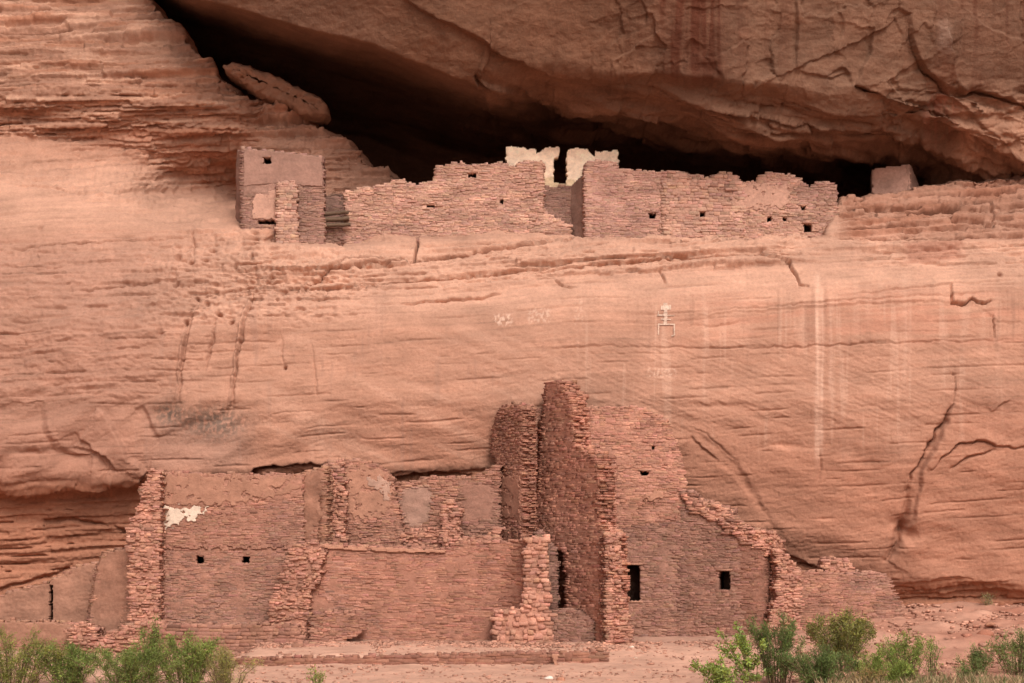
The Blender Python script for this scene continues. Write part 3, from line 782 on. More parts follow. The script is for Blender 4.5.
        for (s0, _, a, b), tt, c, rn in zip(cand, w_t, stc, rough_n):
            p = rs.uniform(*prot) * rn; g = rs.uniform(-.012, .003)
            a2, b2 = max(a - g, .02), max(b - g, .012)
            dt = rs.normal(0, tilt) * a2; tt = tt + rs.normal(0, tilt * .12)
            cor = np.array([(-1, -1), (1, -1), (1, 1), (-1, 1)], float)
            outl = cor * [a2, b2] * (1 + rs.uniform(-jit, jit * .5, (4, 2)))
            outl[:, 1] += outl[:, 0] / a2 * dt
            ins = outl * np.array([1 - min(.5, bev / a2), 1 - min(.5, bev / b2)])
            z = np.empty((12, 3))
            z[:4, :2] = outl; z[:4, 2] = -.08
            z[4:8, :2] = outl; z[4:8, 2] = p - bev * 1.3 + rs.normal(0, .003, 4)
            z[8:, :2] = ins; z[8:, 2] = p + rs.normal(0, bev * .5, 4)
            z[:, 0] += s0; z[:, 1] += tt
            k = 1 + rs.normal(0, var) + (rs.choice([-.28, .22]) if rs.random() < odd else 0)
            cl = c * k * (1 + rs.normal(0, .03, 3))
            fr.append((z, cl))
        add(fr, FRQ, 12)
        # loose capstones along the top edge
        if tops:
            s = smin
            while s < smax:
                ln = rs.uniform(.10, .30)
                tl = np.arange(tmin, tmax + .1, .03); oc = solid(tl * 0 + s, tl)
                if oc.any():
                    tt = tl[oc].max()
                    n0 = .0
                    while n0 > -th:
                        w = rs.uniform(.12, .3)
                        if rs.random() < .75:
                            hh = rs.uniform(*cap)
                            bx.append((np.array([s + rs.uniform(-.04, .04), tt + hh * .6, n0 - w / 2]), np.array([ln / 2, hh, w / 2])))
                        n0 -= w
                s += ln
        bb = []
        if bx:
            ce = np.array([b_[0] for b_ in bx]); cl = colour(ce[:, 0], ce[:, 1])
            sg = np.array([(-1, -1, -1), (1, -1, -1), (1, 1, -1), (-1, 1, -1), (-1, -1, 1), (1, -1, 1), (1, 1, 1), (-1, 1, 1)], float)
            for (c3, h3), c in zip(bx, cl):
                z8 = sg * h3 * (1 + rs.uniform(-.28, .06, (8, 3))) + c3
                bb.append((z8, c * (1.05 + rs.normal(0, var * 1.2)) * (1 + rs.normal(0, .03, 3))))
            add(bb, np.vstack([BOXQ, [[3, 2, 1, 0]]]), 8)
    V = np.concatenate(VV); Q = np.concatenate(QQ); C = np.concatenate(CC)
    used = np.zeros(len(V), bool); used[Q.ravel()] = True
    remap = np.cumsum(used) - 1
    V = V[used]; C = C[used]; Q = remap[Q]
    org = np.array([V[:, 0].mean(), V[:, 1].mean(), V[:, 2].min()])
    if parent is None:
        o = link(name, mesh_np(name, V - org, Q, C), mat or M_WALL); o.location = org
        tag(o, label, cat, group)
        o["org"] = [float(x) for x in org]
    else:
        po = np.array(parent["org"])
        o = link(name, mesh_np(name, V - po, Q, C), mat or M_WALL, parent)
        o["org"] = parent["org"]
    o_paths[o.name] = path
    return o
o_paths = {}

def opening(root, u0, v0, u1, v1, name="window", wallobj=None, depth=1.1, lintel=True, sill=False, th=.5, dark=(.16, .09, .065), label=None, lcol=(.34, .17, .115)):
    """a closed box added behind a hole in the wall to keep it dark, with its lintel stone (and sill) as sub-parts"""
    path = o_paths[(wallobj or root).name]; org = np.array(root["org"])
    ss, tt = path.st(np.array([u0, u1]), np.array([v1, v0]))
    e = .05
    s0, s1, t0, t1 = ss[0] - e, ss[1] + e, tt[0] - e, tt[1] + e
    c = np.array([(s0, t0), (s1, t0), (s1, t1), (s0, t1)])
    n0, n1, n2 = -th - .01, -th - .2, -depth - .2
    V = np.vstack([path.xyz(c[:, 0], c[:, 1], n) for n in (n0, n1, n2)])
    Q = []
    for L in (0, 4):
        for i in range(4): Q.append([L + i, L + 4 + i, L + 4 + (i + 1) % 4, L + (i + 1) % 4])
    Q.append([8, 9, 10, 11])
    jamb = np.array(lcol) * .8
    C = np.vstack([np.repeat([jamb], 4, 0), np.repeat([jamb * .5], 4, 0), np.repeat([dark], 4, 0)])  # darkens inwards: interior shade painted into the box
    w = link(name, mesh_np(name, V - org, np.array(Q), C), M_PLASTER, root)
    if label: w["label"] = label
    def slab(nm, tl, th_, ex, pr):
        rs = np.random.default_rng(int(u0 * 7 + v0))
        sg = np.array([(-1, -1, -1), (1, -1, -1), (1, 1, -1), (-1, 1, -1), (-1, -1, 1), (1, -1, 1), (1, 1, 1), (-1, 1, 1)], float)
        h3 = np.array([(s1 - s0) / 2 + ex, th_ / 2, .16]); c3 = np.array([(s0 + s1) / 2, tl, pr - .16])
        z = sg * h3 * (1 + rs.uniform(-.08, .04, (8, 3))) + c3
        me = mesh_np(nm, path.xyz(z[:, 0], z[:, 1], z[:, 2]) - org, np.vstack([BOXQ, [[3, 2, 1, 0]]]), np.repeat([np.array(lcol)], 8, 0))
        link(nm, me, M_WALL, w)
    if lintel: slab("lintel", t1 - e + .03, .06, .03, .03)
    if sill: slab("sill", t0 + e - .03, .06, .02, .035)
    return w

def coat(root, pts, poly, name, col, n=.026, seed=1, cell=.025, mat=None, jag=.10, label=None, holes=(), loss=-.36):
    """a thin coat of plaster or whitewash lying on a wall face"""
    path = Path(pts); org = np.array(root["org"])
    q, t = path.st([p[0] for p in poly], [p[1] for p in poly]); pst = list(zip(q, t))
    S = np.arange(q.min() - cell, q.max() + 2 * cell, cell); T = np.arange(t.min() - cell, t.max() + 2 * cell, cell)
    sc, tc = np.meshgrid((S[:-1] + S[1:]) / 2, (T[:-1] + T[1:]) / 2)
    occ = inpoly(pst, sc + jag * 2 * fbm(sc * 4, tc * 4, 3, seed), tc + jag * 2 * fbm(sc * 4, tc * 4, 3, seed + 2))
    occ &= fbm(sc * 3.1, tc * 3.7, 5, seed + 5) > loss
    for (u0, v0, u1, v1) in holes:
        ss, tt = path.st(np.array([u0, u1]), np.array([v1, v0]))
        occ &= ~((sc > ss[0] - .02) & (sc < ss[1] + .02) & (tc > tt[0] - .02) & (tc < tt[1] + .02))
    SS, TT = np.meshgrid(S, T); nr, nc = SS.shape
    nn = n + .010 * fbm(SS * 3, TT * 3, 3, seed + 7)
    V = np.concatenate([path.xyz(SS, TT, nn).reshape(-1, 3), path.xyz(SS, TT, nn * 0 - .03).reshape(-1, 3)])
    idx = np.arange(nr * nc).reshape(nr, nc); off = nr * nc
    f = np.stack([idx[:-1, :-1], idx[:-1, 1:], idx[1:, 1:], idx[1:, :-1]], 2)
    QQ = [f[occ]]; pad = np.pad(occ, 1)
    for di, dj, a, b in ((0, -1, 0, 3), (0, 1, 2, 1), (-1, 0, 1, 0), (1, 0, 3, 2)):
        m = occ & ~pad[1 + di:pad.shape[0] - 1 + di, 1 + dj:pad.shape[1] - 1 + dj]; e = f[m]
        QQ.append(np.stack([e[:, a], e[:, b], e[:, b] + off, e[:, a] + off], 1))
    Q = np.concatenate(QQ)
    c = np.array(col) * (1 + .14 * fbm(SS * 1.2, TT * 1.6, 4, seed + 9) + .08 * fbm(SS * 6, TT * 8, 3, seed + 11))[..., None]
    C = np.concatenate([c.reshape(-1, 3)] * 2)
    used = np.zeros(len(V), bool); used[Q.ravel()] = True; rm = np.cumsum(used) - 1
    o = link(name, mesh_np(name, V[used] - org, rm[Q], C[used]), mat or M_PLASTER, root)
    if label: o["label"] = label
    return o

# ------------------------------------------------------------------ lower ruin
RED = np.array([.325, .142, .095]); PINK = np.array([.335, .160, .110]); SANDP = np.array([.37, .182, .120]); GREY = np.array([.285, .148, .108])
RUB = dict(course=(.035, .11), slen=(.06, .30), prot=(-.03, .11), rub=.05, jit=.42, miss=.14, jag=.12, var=.14, tilt=.12, bev=.014)  # light in the tints: rubble ends and crests paler, wall faces darker

# far left: plastered room walls under the cliff
P_L = [(-40, 60.6), (98, 60.6)]
w = wall("plastered_wall", P_L, [(-40, 602), (0, 597), (15, 591), (48, 584), (68, 571), (84, 565), (98, 563), (97, 600), (92, 660), (-40, 660)], .5,
         "smooth mud plastered wall with a dark vertical slot beside the leaning slab wall", "wall", "ruined walls on the canyon floor", col=SANDP * .86,
         smooth=[[(-60, 500), (120, 500), (120, 680), (-60, 680)]], holes=[(49, 585, 53, 621)], seed=2, jag=.03, mat=M_PLASTER)
opening(w, 49, 585, 53, 621, "slot", lintel=False, depth=.6)
w = wall("low_wall", [(-40, 58.6), (74, 58.6)], [(-40, 623), (0, 622), (40, 622), (74, 625), (74, 668), (-40, 668)], .5,
         "low plastered wall at the far left foot of the ruin, stones showing at its foot", "wall", "ruined walls on the canyon floor", col=SANDP * .84,
         smooth=[[(-60, 600), (78, 600), (74, 640), (-60, 644)]], seed=3, mat=M_PLASTER)
w = wall("broken_pier", [(70, 57.9), (97, 57.9)], [(70, 627), (76, 625), (90, 625), (96, 628), (98, 668), (68, 668)], .9,
         "short square stub of stacked stones at the foot of the leaning plastered slab", "masonry", "ruined walls on the canyon floor", col=PINK * 1.16, seed=4, **RUB)
w = wall("leaning_wall", [(86, 59.6), (136, 58.6)], [(104.5, 551), (131, 550), (134, 580), (137, 650), (84, 650), (90, 612), (98, 566)], .5,
         "tapering slab of wall under smooth tan plaster against the rubble pier", "wall", "ruined walls on the canyon floor", col=SANDP * .95,
         smooth=[[(80, 540), (129, 540), (124, 600), (112, 660), (70, 660)]], seed=5, jag=.04, mat=M_PLASTER)
w = wall("rubble_pier", [(124, 58.0), (158, 58.0)], [(151, 472), (158, 471), (158, 640), (128, 642), (132, 600), (131, 557), (127.6, 540), (135, 518), (143, 505), (142, 488), (149, 482)], .75,
         "tall ragged rubble wall end at the left corner of the room with two holes", "masonry", "ruined walls on the canyon floor", col=PINK * 1.22, seed=6, **RUB)
# scattered footing
w = wall("rubble_bank", [(96, 57.5), (162, 57.5)], [(96, 645), (110, 634), (128, 627), (150, 622), (162, 624), (162, 668), (96, 668)], .9,
         "heap of fallen stones banked below the tall rubble pier at left", "masonry", "ruined walls on the canyon floor", col=PINK * 1.16, seed=7, **RUB)
w = wall("low_wall", [(156, 57.4), (300, 57.2)], [(156, 626), (180, 625), (230, 626), (275, 625), (300, 628), (300, 662), (156, 662)], .6,
         "low coursed footing wall below the room with two round holes", "wall", "ruined walls on the canyon floor", col=PINK * .92, seed=8, prot=(0, .06), course=(.06, .13), slen=(.15, .5))

# room with two holes
P_1 = [(152, 58.7), (304, 58.7)]
HO = [(196, 556, 203.5, 563.5), (242, 556.5, 249.5, 563)]
w = wall("room_wall", P_1, [(154, 473), (177, 473), (220, 474.5), (273, 475), (302, 475.6), (302, 640), (154, 640)], .5,
         "broad room wall with two small round holes and a white patch high on its left", "wall", "ruined walls on the canyon floor", col=PINK * .98, mortar=PINK * .95,
         holes=HO, smooth=[[(150, 468), (306, 468), (306, 496), (270, 500), (230, 504), (150, 506)]], seed=9, prot=(-.012, .018), miss=.2, jag=.03,
         regions=[([(150, 550), (310, 550), (310, 640), (150, 640)], GREY * .98, .6), ([(270, 500), (306, 500), (306, 550), (272, 550)], GREY * .9, .5)], cell=.05)
for h in HO: opening(w, *h, name="peephole", lintel=False)
coat(w, P_1, [(156, 505), (178, 506), (208, 510), (200, 515), (188, 521), (172, 526), (164, 529), (156, 530)], "whitewash", (.62, .47, .36), .036, 61, jag=.09)
coat(w, P_1, [(156, 474), (222, 475), (299, 477), (300, 490), (262, 499), (240, 503), (205, 505), (157, 504)], "plaster", SANDP * .92, .032, 63)
coat(w, P_1, [(235, 545.5), (300, 546), (300, 548.5), (235, 548.5), (157, 548.5), (157, 546.5), (200, 546)], "ledge_course", PINK * .85, .055, 64)  # thin strip set proud, standing in for a shadow line
w = wall("return_wall", [(298, 58.9), (325, 58.35)], [(298, 475), (310, 472), (324, 468), (325, 512), (324, 560), (298, 560)], .4,
         "narrow smooth plastered return wall between the two hole room and the pale plastered wall", "wall", "ruined walls on the canyon floor", col=SANDP * .88,
         smooth=[[(280, 450), (322, 450), (320, 520), (300, 545), (280, 545)]], seed=10, jag=.03, mat=M_PLASTER)
w = wall("rubble_slope", [(264, 57.7), (326, 57.5)], [(316, 543), (305, 544), (291, 550), (283, 575), (273, 600), (268, 625), (266, 655), (320, 655), (320, 618), (306, 611), (310, 590), (320, 575), (322, 552)], 1.3,
         "sloping heap of broken stone courses left of the wide curved wall", "masonry", "ruined walls on the canyon floor", col=PINK * 1.13, seed=11, **RUB)
w = wall("stone_plinth", [(295, 56.4), (321, 56.4)], [(295, 644), (320, 643), (321, 664), (295, 664)], .5,
         "small square stone block standing before the sloping rubble heap", "masonry", "ruined walls on the canyon floor", col=PINK * .9, seed=12, prot=(0, .02), slen=(.2, .6), course=(.1, .2))

# wide curved wall
P_C = [(304, 57.8), (360, 58.25), (440, 58.4), (500, 58.2), (528, 57.55)]
w = wall("curved_wall", P_C, [(318, 544.5), (345, 546), (377, 548), (412, 549.5), (446, 550), (456, 544), (490, 543), (527, 540.5), (527, 660), (306, 660), (306, 612), (310, 590), (318, 565)], .55,
         "wide smooth curved wall of thin courses between the rubble heap and the stone pillar", "wall", "ruined walls on the canyon floor", col=RED * .45 + PINK * .58, mortar=RED * .4 + PINK * .58,
         prot=(-.014, .013), miss=.25, seed=13, jag=.025, course=(.035, .07), slen=(.12, .45),
         regions=[([(300, 612), (370, 612), (395, 640), (300, 660)], GREY * .95, .6), ([(318, 540), (460, 540), (440, 560), (330, 556)], PINK * .8, .5), ([(500, 540), (530, 540), (530, 660), (510, 640)], RED, .75),
                  ([(330, 560), (350, 560), (345, 610), (320, 610)], GREY * 1.1, .5)], cell=.05)
coat(w, P_C, [(318, 544), (377, 547.5), (446, 550), (446, 553), (377, 551.5), (318, 548)], "coping", SANDP * 1.1, .07, 65, jag=.015)
w = wall("sandy_footing", [(312, 57.3), (366, 57.6)], [(312, 616), (330, 613), (364, 614), (366, 630), (344, 640), (330, 655), (312, 660)], .5,
         "rough grey brown footing stones at the left foot of the wide curved wall", "masonry", "ruined walls on the canyon floor", col=PINK * .92, seed=14, prot=(0, .04))

# back walls above it
P_B = [(323, 60.3), (404, 60.3)]
w = wall("back_wall", P_B, [(323, 468), (330, 462), (338, 461), (350, 460), (362, 461), (372, 464), (380, 468), (390, 475), (394, 487), (397, 510), (402, 530), (404, 562), (322, 562)], .6,
         "rounded top wall with pale crumbling plaster behind the left of the curved wall", "wall", "ruined walls on the canyon floor", col=PINK * 1.02, seed=15, prot=(0, .05), jag=.05,
         smooth=[[(345, 470), (388, 472), (394, 512), (352, 522), (343, 500)]])
coat(w, P_B, [(346, 470), (366, 466), (388, 474), (393, 508), (372, 518), (352, 520), (344, 500)], "plaster", SANDP * .98, .034, 67)
coat(w, P_B, [(366, 476), (380, 478), (391, 484), (389, 500), (378, 490), (368, 484)], "whitewash", (.40, .235, .172), .046, 68, jag=.12)
w = wall("rubble_quoin", [(323, 59.6), (347, 59.6)], [(325, 468), (332, 463), (341, 461), (342, 480), (345, 500), (343, 530), (346, 562), (322, 562), (328, 520), (326, 490)], .6,
         "upright strip of broken stones at the left edge of the rounded plastered wall", "masonry", "ruined walls on the canyon floor", col=PINK * 1.24, seed=16, **RUB)
w = wall("back_wall", [(396, 60.5), (500, 60.5)], [(392, 486), (400, 484), (412, 482.7), (430, 477), (450, 478), (469, 479), (483, 474), (498, 465), (500, 562), (396, 562)], .5,
         "lower wall with a grey mortar patch between the rounded wall and the slim tower stub", "wall", "ruined walls on the canyon floor", col=PINK * .96, seed=17, prot=(0, .05),
         regions=[([(400, 490), (432, 484), (430, 520), (414, 530), (400, 520)], (.33, .195, .145), .7), ([(458, 480), (500, 480), (500, 560), (458, 560)], GREY * .85, .5)],
         smooth=[[(402, 490), (430, 488), (428, 520), (412, 528), (402, 512)], [(462, 486), (496, 484), (496, 520), (462, 520)]])
w = wall("stone_stub", [(442, 58.9), (460, 58.9)], [(444, 505), (450, 503), (457, 507), (459, 520), (459, 560), (444, 560)], 1.4,
         "small upright stub of stacked stones on top of the wide curved wall", "masonry", "ruined walls on the canyon floor", col=PINK * 1.22, seed=18, **RUB)
w = wall("rubble_course", [(398, 59.2), (500, 59.0)], [(398, 540), (410, 532), (430, 530), (444, 526), (452, 538), (480, 537), (500, 528), (500, 562), (398, 562)], .7,
         "loose stones heaped along the foot of the back wall above the curved wall", "masonry", "ruined walls on the canyon floor", col=PINK * 1.16, seed=19, **RUB)

# slim tower stub
P_S = [(493, 61.4), (521, 59.9)]
w = wall("tower_stub", P_S, [(497, 560), (497, 535), (500, 476), (496, 458), (493, 452), (493, 434), (497, 420), (500, 410), (506, 407), (512, 405), (517, 406), (521, 409), (521, 560)], .55,
         "slim broken tower wall with a ragged top left of the tallest wall", "wall", "ruined walls on the canyon floor", col=RED * .5 + PINK * .45, seed=20, prot=(0, .05), rub=.16,
         smooth=[[(499, 478), (522, 470), (524, 520), (499, 520)]])
coat(w, P_S, [(501, 478), (520, 474), (520, 516), (501, 518)], "plaster", RED * .6 + SANDP * .35, .034, 69)
w = wall("corner_wall", [(524, 61.2), (548, 61.2)], [(526, 412), (536, 409), (548, 411), (548, 620), (524, 620)], .5,
         "pale wall fragment glimpsed between the slim tower stub and the tallest wall", "wall", "ruined walls on the canyon floor", col=PINK * 1.03, seed=21, smooth=[[(520, 478), (552, 478), (552, 520), (520, 512)]])

# stone pillar and passage wall
w = wall("stone_pillar", [(492, 57.2), (552, 57.2)], [(527, 539), (536, 538), (546, 539), (547, 570), (549, 607), (551, 646), (493, 648), (494, 632), (495, 614), (510, 611), (523, 611), (525, 590)], .9,
         "rough stone pillar with a stepped foot right of the wide curved wall", "masonry", "ruined walls on the canyon floor", col=PINK * 1.29, seed=22, **{**RUB, 'course': (.09, .17), 'slen': (.12, .32)})
w = wall("passage_wall", [(540, 59.7), (562, 59.7)], [(540, 530), (550, 545), (556, 548), (557.5, 640), (540, 640)], .5,
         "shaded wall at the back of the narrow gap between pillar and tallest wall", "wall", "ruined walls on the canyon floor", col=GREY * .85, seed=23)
w = wall("passage_sill", [(550, 58.4), (592, 58.0)], [(550, 612), (565, 608), (580, 612), (592, 622), (592, 650), (550, 650)], .5,
         "low stone sill at the foot of the tallest wall beside the pillar", "masonry", "ruined walls on the canyon floor", col=GREY, seed=24, prot=(0, .03), tops=False)

# tallest wall, seen along its broken end
P_F = [(534, 61.3), (612, 57.2)]
w = wall("tall_wall", P_F, [(546, 384), (551, 382), (557, 382), (562, 388), (567, 396), (570, 406), (572, 418), (574, 446), (584, 452), (593, 458), (597, 468), (599, 480), (597, 510), (601, 532), (609, 536),
         (611, 561), (611, 600), (612, 652), (600, 652), (585, 640), (566, 640), (567, 607), (566, 552), (545, 546), (534, 537), (534, 510), (538, 490), (540, 455), (542, 440), (541, 425), (545, 410)], .62,
         "tallest red wall standing edge on with a ragged broken end", "wall", "ruined walls on the canyon floor", col=RED * 1.22, mortar=RED * 1.15, seed=25, prot=(-.004, .006), core=.12, bev=.004, var=.06, odd=.03, rub=.18, miss=.12, jag=.06, slen=(.2, .6), course=(.05, .10),
         regions=[([(538, 440), (560, 440), (560, 475), (538, 475)], RED * .85, .6), ([(575, 455), (602, 455), (602, 520), (580, 510)], RED * .85, .6), ([(540, 380), (566, 380), (570, 440), (540, 440)], RED * .95, .7), ([(541, 424), (574, 422), (574, 446), (541, 446)], PINK * 1.15, .7),
                  ([(530, 500), (600, 520), (612, 620), (560, 620)], RED * .6 + PINK * .75, .6)])
e = wall("broken_end", [(606, 57.1), (634, 57.3)], [(608, 537), (613, 534), (619, 536), (619, 550), (620, 570), (621, 596), (626, 612), (630, 630), (632, 648), (622, 650), (608, 655)], .6, parent=w, col=PINK * 1.20, seed=26, **{**RUB, 'rub': .05})
#coat(w, P_F, [(562, 560), (608, 560), (608, 636), (588, 630), (574, 610), (563, 590)], "plaster", RED * .6 + PINK * .42, .02, 70)
#coat(w, P_F, [(545, 424), (572, 424), (572, 440), (545, 443)], "plaster", PINK * .85, .02, 71)
w = wall("fallen_masonry", [(590, 58.9), (622, 58.9)], [(592, 458), (600, 452), (606, 462), (612, 478), (614, 500), (617, 530), (622, 560), (598, 560), (597, 500)], .5,
         "strip of broken stonework leaning behind the ragged end of the tallest wall", "masonry", "ruined walls on the canyon floor", col=PINK * 1.27, seed=27, **RUB)

# tower front with doorway
P_T = [(578, 60.1), (686, 60.1)]
HT = [(624, 565, 640.5, 601), (640.5, 471, 649, 475.5), (652, 446, 655, 449)]
w = wall("house_front", P_T, [(578, 410), (590, 408), (600, 409), (612, 407), (622, 409), (631, 406.5), (640, 408), (648, 411.5), (658, 416), (667, 421), (671.6, 434), (676, 444), (678, 452), (682, 464), (684, 474), (686, 497), (684, 527), (683, 650), (578, 650)], .55,
         "tall tower front with a dark square doorway right of the tallest wall", "wall", "ruined walls on the canyon floor", col=PINK * 1.0, seed=28, holes=HT, prot=(-.012, .024), miss=.14, course=(.035, .08),
         regions=[([(600, 530), (690, 520), (690, 640), (600, 640)], GREY * .88, .7), ([(560, 400), (650, 400), (660, 400), (690, 500), (640, 500), (560, 480)], PINK * 1.28, .7)], smooth=[[(644, 492), (660, 492), (658, 502), (644, 502)]])
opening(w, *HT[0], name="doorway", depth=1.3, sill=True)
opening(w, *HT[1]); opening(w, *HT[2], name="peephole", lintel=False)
coat(w, P_T, [(643, 494), (652, 491), (662, 494), (660, 502), (646, 503)], "plaster", SANDP * 1.08, .05, 72)

# sloping wall to the right of the tower
P_R = [(680, 60.1), (712, 59.8), (742, 59.5), (764, 59.6), (784, 60.7)]
HR = [(718, 571, 730, 590)]
w = wall("sloping_wall", P_R, [(681, 494), (690, 492), (697, 499), (706, 506), (716, 508), (725, 510), (733, 517), (741, 524), (752, 530), (764, 532), (777, 535), (782, 545), (784, 556), (783, 640), (680, 645)], .55,
         "wall with a stepped sloping top and one square window beside the tower front", "wall", "ruined walls on the canyon floor", col=GREY * .5 + PINK * .38, seed=29, holes=HR, prot=(-.014, .022), miss=.16, jag=.15, rub=.16, cap=(.04, .13),
         regions=[([(736, 520), (790, 530), (790, 640), (744, 640)], RED * .72, .75), ([(678, 490), (690, 490), (688, 640), (678, 640)], GREY * .8, .6)])
opening(w, *HR[0], depth=.9, sill=False)
wall("broken_top", [(680, 60.02), (712, 59.72), (742, 59.42), (764, 59.52), (784, 60.6)], [(684, 495), (690, 491), (697, 498), (706, 505), (716, 507), (725, 509), (733, 516), (741, 523), (752, 529), (764, 531), (777, 534), (783, 545), (784, 556), (778, 552), (770, 556), (764, 545), (757, 549), (750, 540), (744, 545), (736, 530), (728, 533), (720, 518), (710, 522), (702, 510), (694, 513), (687, 504)], .5, parent=w, col=PINK * 1.25, seed=30, **RUB)
#coat(w, P_R, [(714, 562), (717, 562), (717, 600), (732, 600), (732, 570), (736, 570), (734, 606), (712, 604)], "plaster", GREY * .95, .035, 73)
w = wall("broken_quoin", [(766, 59.2), (802, 59.5)], [(778, 552), (786, 556), (800, 572), (800, 645), (768, 645), (772, 615), (780, 596), (780, 570)], .8,
         "ragged strip of stones at the corner between the sloping wall and the long low wall", "masonry", "ruined walls on the canyon floor", col=PINK * 1.24, seed=31, **RUB)
w = wall("low_wall", [(792, 59.9), (903, 60.4)], [(792, 566), (803, 572), (814, 573), (826, 572), (840, 577), (858, 573), (882, 574), (889, 584), (896, 600), (900, 612), (902, 645), (792, 645)], .9,
         "long low wall of pinkish courses behind the green bushes at right", "wall", "ruined walls on the canyon floor", col=PINK * 1.0, seed=32, prot=(0, .04), rub=.16,
         regions=[([(850, 570), (900, 570), (900, 592), (850, 592)], GREY * 1.1, .6), ([(876, 596), (905, 596), (905, 640), (876, 640)], GREY * .9, .5)])
w = wall("stone_heap", [(822, 60.9), (858, 60.9)], [(824, 580), (826, 560), (834, 558), (842, 559), (852, 566), (857, 576), (857, 592), (824, 592)], .7,
         "rounded lump of broken masonry standing on the long low wall", "masonry", "ruined walls on the canyon floor", col=PINK * 1.22, seed=33, **RUB)

# foundation course in front
w = wall("foundation_wall", [(240, 54.25), (430, 54.25), (606, 54.4)], [(240, 659), (270, 659), (300, 658), (350, 657.5), (400, 656.5), (450, 655.5), (480, 655), (530, 653.5), (560, 653), (606, 652.5), (607, 668), (240, 680)], .45,
         "long knee high foundation wall crossing the sand in front of the ruin", "wall", "ruined walls on the canyon floor", col=RED * .5 + PINK * .32, seed=34, prot=(0, .03), slen=(.18, .6), course=(.06, .12), jag=.04)
wall("drain_stone", [(552, 54.0), (559, 54.0)], [(552, 654), (559, 654), (557, 666), (554, 666)], .2, parent=w, col=SANDP * 1.0, seed=35, stones=False, jag=.02, cell=.03, mat=M_PLASTER)

# ------------------------------------------------------------------ upper ruin on the ledge
UP = "walls of the cliff dwelling on the high ledge"
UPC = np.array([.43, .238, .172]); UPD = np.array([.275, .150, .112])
HH = [(263, 157.5, 271, 164), (258, 220, 277.5, 224.5)]
P_H = [(243.5, 63.4), (324, 63.4)]
plp = [[(240, 140), (330, 140), (330, 187), (296, 186), (278, 184), (276, 219), (252, 219), (252, 196), (240, 196)]]
w = wall("cliff_house", P_H, [(243.5, 149), (262, 151), (290, 153.5), (322, 157), (322.5, 190), (323.5, 256), (300, 252), (278, 248), (260, 240), (243.5, 236)], .45,
         "square plastered house with one small window at the left end of the ledge", "house", UP, col=UPD * 1.05, seed=41, holes=HH, smooth=plp, jag=.015, prot=(0, .03), cell=.045)
opening(w, *HH[0], lintel=True); opening(w, *HH[1], name="vent", lintel=False, depth=.5)
coat(w, P_H, [(244, 149.5), (322, 157), (322, 187), (296, 185), (278, 183), (244, 186)], "plaster", UPD * 1.04, .034, 74, jag=.015, holes=HH, loss=-.9)
coat(w, P_H, [(253, 197), (276, 190), (277, 219), (254, 219)], "plaster", UPC * 1.04, .034, 75, jag=.05, loss=-.8)
wall("side_wall", [(234.5, 65.0), (244.5, 63.42)], [(236.5, 151), (244.5, 148.8), (244.5, 236), (234.5, 234)], .4, parent=w, col=UPD * .9, seed=42, stones=False, jag=.01, cell=.05, mat=M_PLASTER)  # darker tint than the front: shade of the left side in the colour
wall("buttress", [(278, 63.15), (296.5, 63.15)], [(278.5, 182), (295, 181.5), (297, 252), (278, 250)], .3, parent=w, col=UPC * 1.0, seed=43, prot=(0, .05), course=(.07, .12), slen=(.1, .3), jag=.02)
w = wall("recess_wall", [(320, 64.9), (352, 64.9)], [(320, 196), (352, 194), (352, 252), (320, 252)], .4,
         "dark wall at the back of the gap between the plastered house and the long wall", "wall", UP, col=UPD * .9, seed=44, tops=False)
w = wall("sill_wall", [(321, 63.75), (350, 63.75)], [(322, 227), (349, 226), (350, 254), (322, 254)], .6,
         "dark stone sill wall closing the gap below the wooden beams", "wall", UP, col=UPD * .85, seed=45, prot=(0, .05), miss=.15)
HL = [(467.5, 173, 476, 177.5), (499.5, 199, 503.5, 204), (427, 204.5, 434.5, 207.5)]
P_LW = [(346, 63.7), (543, 63.95)]
w = wall("long_wall", P_LW, [(347, 192), (370, 188), (388, 184), (400, 180), (411, 184), (417.6, 187), (424, 184), (431, 183), (437, 178), (438, 168), (450, 165), (461, 163), (470, 166), (481, 164.7), (503, 164), (517, 169), (520, 163), (526, 161), (542, 161.6), (543, 245), (347, 250)], .5,
         "long stepped masonry wall with three small holes left of the white walls", "wall", UP, col=UPC * 1.02, seed=46, holes=HL, prot=(0, .045), jag=.05,
         regions=[([(347, 222), (420, 222), (420, 250), (347, 250)], UPD * 1.05, .4)])
for i, h in enumerate(HL): opening(w, *h, name="window" if i == 0 else "peephole", lintel=i == 0)
w = wall("low_wall", [(541, 63.95), (571, 64.05)], [(541, 211), (551, 216), (560, 221), (569, 226), (571, 246), (541, 246)], .5,
         "low sloping end of masonry at the foot of the gap below the white walls", "wall", UP, col=UPC * 1.02, seed=47, prot=(0, .04))
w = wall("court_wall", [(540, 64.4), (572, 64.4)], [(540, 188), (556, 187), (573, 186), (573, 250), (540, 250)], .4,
         "shaded wall at the back of the court between the long wall and right block", "wall", UP, col=UPD * .85, seed=48, prot=(0, .025))  # dark tint carries the shade of the court
WHT = np.array([.93, .67, .485])
P_W1 = [(505, 64.65), (572, 64.65)]
w = wall("white_wall", P_W1, [(506, 147), (518, 146.5), (530, 148.5), (536, 147.5), (537, 153), (542, 152), (544, 147.5), (559, 147.5), (560, 152), (558, 156), (554, 158), (553, 182), (560, 184), (572, 186), (572, 206), (506, 206)], .5,
         "white plastered wall with a notched top rising behind the long stepped wall", "wall", UP, col=WHT, seed=49, stones=False, jag=.06, cell=.035, mat=M_PLASTER,
         regions=[([(540, 175), (575, 178), (575, 210), (540, 210)], (.66, .47, .27), .7)])
